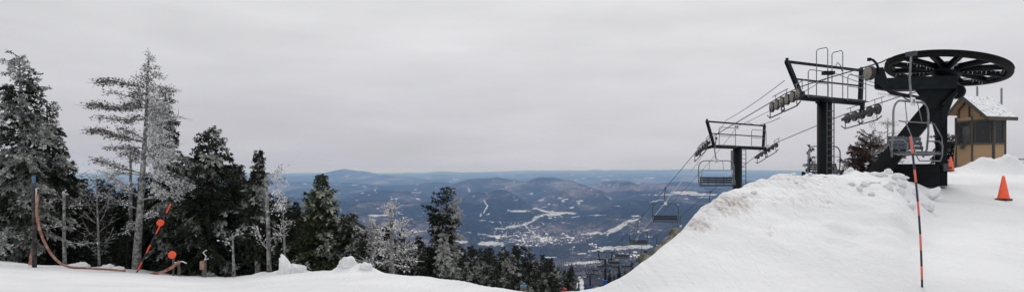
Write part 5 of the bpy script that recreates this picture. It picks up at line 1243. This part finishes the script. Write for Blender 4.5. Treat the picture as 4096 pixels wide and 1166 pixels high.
rock('long snow dusted boulder below the middle rock on the mound flank', 2624, 1008, 10.4, .46, .17, 3); rock('lowest pale boulder at the foot of the mound flank', 2580, 1038, 10.0, .26, .20, 4)

# blue tipped posts left of the skiers
b0 = P(2092, 1175, 16); e = thing('post', 'pair of wooden posts joined by a blue cap at the lower middle edge', 'post', (b0.x, 16, gz(b0.x, 16) - .2)); tz = EYE + (YH - 1142) / F * 16 - e.location.z
for s_ in (-.045, .05): MB().tube([(s_, 0, 0), (s_, 0, tz)], .028, 8).obj('shaft', M['wood'], e)
MB().box((0.01, 0, tz), (.17, .1, .05)).box((.02, 0, tz + .05), (.07, .06, .07)).obj('blue_cap', M['bluecap'], e)

# people
def person(label, foot, jacket, rz=0, seated=False, h=1.75):
    e = thing('person', label, 'person', foot, rz)
    if seated: J = {'hip': (0, 0, 0), 'ch': (0, .02, .38), 'nk': (0, 0, .56), 'hd': (0, -.02, .68), 'ht': (0, -.02, .82), 'kl': (-.1, -.45, .02), 'fl': (-.1, -.48, -.42), 'tl': (-.1, -.68, -.45), 'kr': (.1, -.45, .02), 'fr': (.1, -.48, -.42), 'tr': (.1, -.68, -.45), 'sl': (-.2, 0, .5), 'el': (-.26, -.12, .26), 'hl': (-.18, -.35, .2), 'sr': (.2, 0, .5), 'er': (.26, -.12, .26), 'hr': (.18, -.35, .2), 'll': (-.1, 0, -.02), 'lr': (.1, 0, -.02)}
    else: J = {'hip': (0, 0, .95), 'ch': (0, -.05, 1.25), 'nk': (0, -.07, 1.48), 'hd': (0, -.1, 1.6), 'ht': (0, -.1, 1.74), 'll': (-.1, 0, .88), 'kl': (-.13, -.1, .5), 'fl': (-.13, 0, .08), 'tl': (-.13, -.2, .04), 'lr': (.1, 0, .88), 'kr': (.13, -.1, .5), 'fr': (.13, 0, .08), 'tr': (.13, -.2, .04), 'sl': (-.2, -.05, 1.42), 'el': (-.32, -.1, 1.15), 'hl': (-.3, -.32, 1.02), 'sr': (.2, -.05, 1.42), 'er': (.32, -.1, 1.15), 'hr': (.3, -.32, 1.02)}
    E = [('hip', 'ch'), ('ch', 'nk'), ('nk', 'hd'), ('hd', 'ht'), ('hip', 'll'), ('ll', 'kl'), ('kl', 'fl'), ('fl', 'tl'), ('hip', 'lr'), ('lr', 'kr'), ('kr', 'fr'), ('fr', 'tr'), ('nk', 'sl'), ('sl', 'el'), ('el', 'hl'), ('nk', 'sr'), ('sr', 'er'), ('er', 'hr')]
    rad = {'hip': .15, 'ch': .16, 'nk': .08, 'hd': .10, 'ht': .09, 'll': .10, 'lr': .10, 'kl': .07, 'kr': .07, 'fl': .05, 'fr': .05, 'tl': .04, 'tr': .04, 'sl': .075, 'sr': .075, 'el': .055, 'er': .055, 'hl': .04, 'hr': .04}
    k = list(J); me = bpy.data.meshes.new('body'); me.from_pydata([J[a] for a in k], [(k.index(a), k.index(b)) for a, b in E], [])
    me.materials.append(M['darkcloth']); o_ = bpy.data.objects.new('body', me); C.objects.link(o_); o_.parent = e
    md = o_.modifiers.new('skin', 'SKIN'); o_.modifiers.new('sub', 'SUBSURF').render_levels = 1
    for i, a in enumerate(k): me.skin_vertices[0].data[i].radius = (rad[a], rad[a]); me.skin_vertices[0].data[i].use_root = (a == 'hip')
    hz_ = J['hd'][2]; 
    jt = MB(); c0 = Vector(J['hip']); c1 = Vector(J['nk'])
    jt.tube([c0, c0.lerp(c1, .4), c0.lerp(c1, .8), c1 + Vector((0, 0, .0))], [.19, .2, .215, .12], 12)
    for s_ in ('l', 'r'): jt.tube([Vector(J['s' + s_]), Vector(J['e' + s_]), Vector(J['h' + s_])], [.10, .085, .065], 8)
    jt.obj('jacket', M[jacket], e, True)
    MB().lathe([(.05, -.10), (.10, -.04), (.125, .04), (.10, .12), (.03, .15)], (J['hd'][0], J['hd'][1], hz_ + .02), (0, 0, 1), 12).obj('helmet', M['darkcloth'] if jacket == 'darkcloth' else M['red'], e, True)
    return e
def slope_z(Y_): return float(np.interp(Y_, MY, MZ))
for px_, Y_, lb in ((2253, 66, 'skier in red jacket, the smaller left one of the pair at lower middle'), (2260, 58, 'skier in bright red jacket in front, right one of the pair at lower middle')):
    zt_ = EYE + (YH - (1146 if px_ < 2255 else 1149)) / F * Y_
    x_ = (px_ - 2048) / F * Y_; zf = zt_ - 1.76
    pe = person(lb, (x_, Y_, zf), 'red', R(20))
    for s_ in (-.13, .13): MB().box((s_, -.1, .0), (.1, 1.7, .03)).obj('ski', M['darkcloth'], pe)
p_ = on_rope(RR, 113); 
for k, s_ in enumerate((-.35, .35)):
    person('dark clothed rider seated on a distant chair, %s' % ('left of two' if k == 0 else 'right of two'), (p_.x + s_, p_.y - .1, p_.z - .3 - 3.25), 'darkcloth', 0, True)
# small snow shelf that the skiers stand on (part of the slope)
x_ = (2257 - 2048) / F * 62
tag(MB().add([(x_ - 4, 52, EYE + (YH - 1150) / F * 58 - 1.78 + .9), (x_ + 4, 52, EYE + (YH - 1150) / F * 58 - 1.78 + .9), (x_ + 4, 58, EYE + (YH - 1149) / F * 58 - 1.78), (x_ - 4, 58, EYE + (YH - 1149) / F * 58 - 1.78), (x_ + 4, 66, EYE + (YH - 1146) / F * 66 - 1.78), (x_ - 4, 66, EYE + (YH - 1146) / F * 66 - 1.78), (x_ + 5, 80, slope_z(80) - 1), (x_ - 5, 80, slope_z(80) - 1), (x_ + 5, 45, slope_z(50) - 2), (x_ - 5, 45, slope_z(50) - 2)],
    [(0, 1, 2, 3), (3, 2, 4, 5), (5, 4, 6, 7), (9, 8, 1, 0)]).obj('snow_slope', M['snow']), 'groomed snow run where the two skiers stand', kind='structure')

# ------------------------------------------------------------------ haze
hz_o = MB().box((0, 23000, (-730 + 70) / 2), (165000, 56000, 800))
hm_ = bpy.data.materials.new('valley_air'); hm_.use_nodes = True; nt = hm_.node_tree; nt.nodes.clear()
out = nt.nodes.new('ShaderNodeOutputMaterial'); pv = nt.nodes.new('ShaderNodeVolumePrincipled')
pv.inputs['Color'].default_value = (.30, .52, 1.0, 1); pv.inputs['Absorption Color'].default_value = (1, 1, 1, 1); pv.inputs['Density'].default_value = 5e-5; pv.inputs['Anisotropy'].default_value = .0
nt.links.new(pv.outputs[0], out.inputs['Volume'])
tag(hz_o.obj('haze', hm_), 'thin blue haze over the valley', kind='stuff')

# ------------------------------------------------------------------ world, sun, camera
w = bpy.data.worlds.new('World'); bpy.context.scene.world = w; w.use_nodes = True; nt = w.node_tree; N = nt.nodes; L = nt.links
bg = N['Background']; bg.inputs['Strength'].default_value = 1.02
SUN_EL, SUN_AZ = 42, 25       # azimuth from +Y towards +X
sky = N.new('ShaderNodeTexSky'); sky.sky_type = 'NISHITA'; sky.sun_disc = False; sky.sun_elevation = R(SUN_EL); sky.sun_rotation = R(SUN_AZ)
tc = N.new('ShaderNodeTexCoord'); sep = N.new('ShaderNodeSeparateXYZ'); L.new(tc.outputs['Generated'], sep.inputs[0])
rp = N.new('ShaderNodeValToRGB'); e = rp.color_ramp.elements
e[0].position = 0; e[0].color = (.46, .48, .565, 1); e[1].position = 1; e[1].color = (1.02, 1.02, 1.03, 1)
for pos, c in ((.015, (.50, .50, .57)), (.05, (.54, .535, .58)), (.11, (.59, .585, .62)), (.18, (.64, .635, .655)), (.26, (.69, .685, .70)), (.5, (.85, .85, .86))):
    x = e.new(pos); x.color = (*c, 1)
L.new(sep.outputs['Z'], rp.inputs['Fac'])
def cloud(sc_, scale, det, seed):
    m_ = N.new('ShaderNodeMapping'); m_.inputs['Scale'].default_value = sc_; m_.inputs['Location'].default_value = (seed, seed * .7, 0); L.new(tc.outputs['Generated'], m_.inputs['Vector'])
    n_ = N.new('ShaderNodeTexNoise'); n_.inputs['Scale'].default_value = scale; n_.inputs['Detail'].default_value = det; n_.inputs['Roughness'].default_value = .5; L.new(m_.outputs[0], n_.inputs['Vector']); return n_
c1 = cloud((1, 1, 3), 2.6, 5, 3.3); c2 = cloud((1, 1, 8), 3.1, 5, 1.7)
ad = N.new('ShaderNodeMath'); ad.operation = 'ADD'; L.new(c1.outputs['Fac'], ad.inputs[0]); L.new(c2.outputs['Fac'], ad.inputs[1])
mr = N.new('ShaderNodeMapRange'); mr.inputs['From Min'].default_value = .7; mr.inputs['From Max'].default_value = 1.3; mr.inputs['To Min'].default_value = .92; mr.inputs['To Max'].default_value = 1.08; L.new(ad.outputs[0], mr.inputs['Value'])
# the left part of the sky is a little duller
mr2 = N.new('ShaderNodeMapRange'); mr2.inputs['From Min'].default_value = -.6; mr2.inputs['From Max'].default_value = 0; mr2.inputs['To Min'].default_value = .93; mr2.inputs['To Max'].default_value = 1.0; L.new(sep.outputs['X'], mr2.inputs['Value'])
c3 = cloud((1, 1, 3.5), 9, 6, 5.1); mr3 = N.new('ShaderNodeMapRange'); mr3.inputs['From Min'].default_value = .3; mr3.inputs['From Max'].default_value = .7; mr3.inputs['To Min'].default_value = .975; mr3.inputs['To Max'].default_value = 1.025; L.new(c3.outputs['Fac'], mr3.inputs['Value'])
m0 = N.new('ShaderNodeMath'); m0.operation = 'MULTIPLY'; L.new(mr.outputs[0], m0.inputs[0]); L.new(mr3.outputs[0], m0.inputs[1])
mm = N.new('ShaderNodeMath'); mm.operation = 'MULTIPLY'; L.new(m0.outputs[0], mm.inputs[0]); L.new(mr2.outputs[0], mm.inputs[1])
mx = N.new('ShaderNodeMix'); mx.data_type = 'RGBA'; mx.blend_type = 'MULTIPLY'; mx.inputs['Factor'].default_value = 1; L.new(rp.outputs['Color'], mx.inputs['A']); L.new(mm.outputs[0], mx.inputs['B'])
sk_ = N.new('ShaderNodeMix'); sk_.data_type = 'RGBA'; sk_.blend_type = 'ADD'; sk_.inputs['Factor'].default_value = .004; L.new(mx.outputs['Result'], sk_.inputs['A']); L.new(sky.outputs['Color'], sk_.inputs['B'])
L.new(sk_.outputs['Result'], bg.inputs['Color'])

sl_ = bpy.data.lights.new('sun', 'SUN'); sl_.energy = .86; sl_.angle = R(18); sl_.color = (1, .97, .93)
so_ = bpy.data.objects.new('sun', sl_); C.objects.link(so_)
sd = Vector((math.sin(R(SUN_AZ)) * math.cos(R(SUN_EL)), math.cos(R(SUN_AZ)) * math.cos(R(SUN_EL)), math.sin(R(SUN_EL))))
so_.rotation_euler = sd.to_track_quat('Z', 'Y').to_euler()

cam = bpy.data.cameras.new('camera'); co = bpy.data.objects.new('camera', cam); C.objects.link(co)
co.location = (0, 0, EYE); co.rotation_euler = (R(90), 0, 0)
cam.sensor_width = 36; cam.lens = 36 * F / 4096; cam.shift_y = (YH - 583) / 4096; cam.clip_start = .1; cam.clip_end = 120000
sc = bpy.context.scene; sc.camera = co
sc.view_settings.view_transform = 'Standard'; sc.view_settings.look = 'None'; sc.view_settings.gamma = 1; sc.view_settings.exposure = .05
sc.cycles.use_denoising = True; sc.cycles.volume_bounces = 1; sc.cycles.max_bounces = 6; sc.cycles.transparent_max_bounces = 12
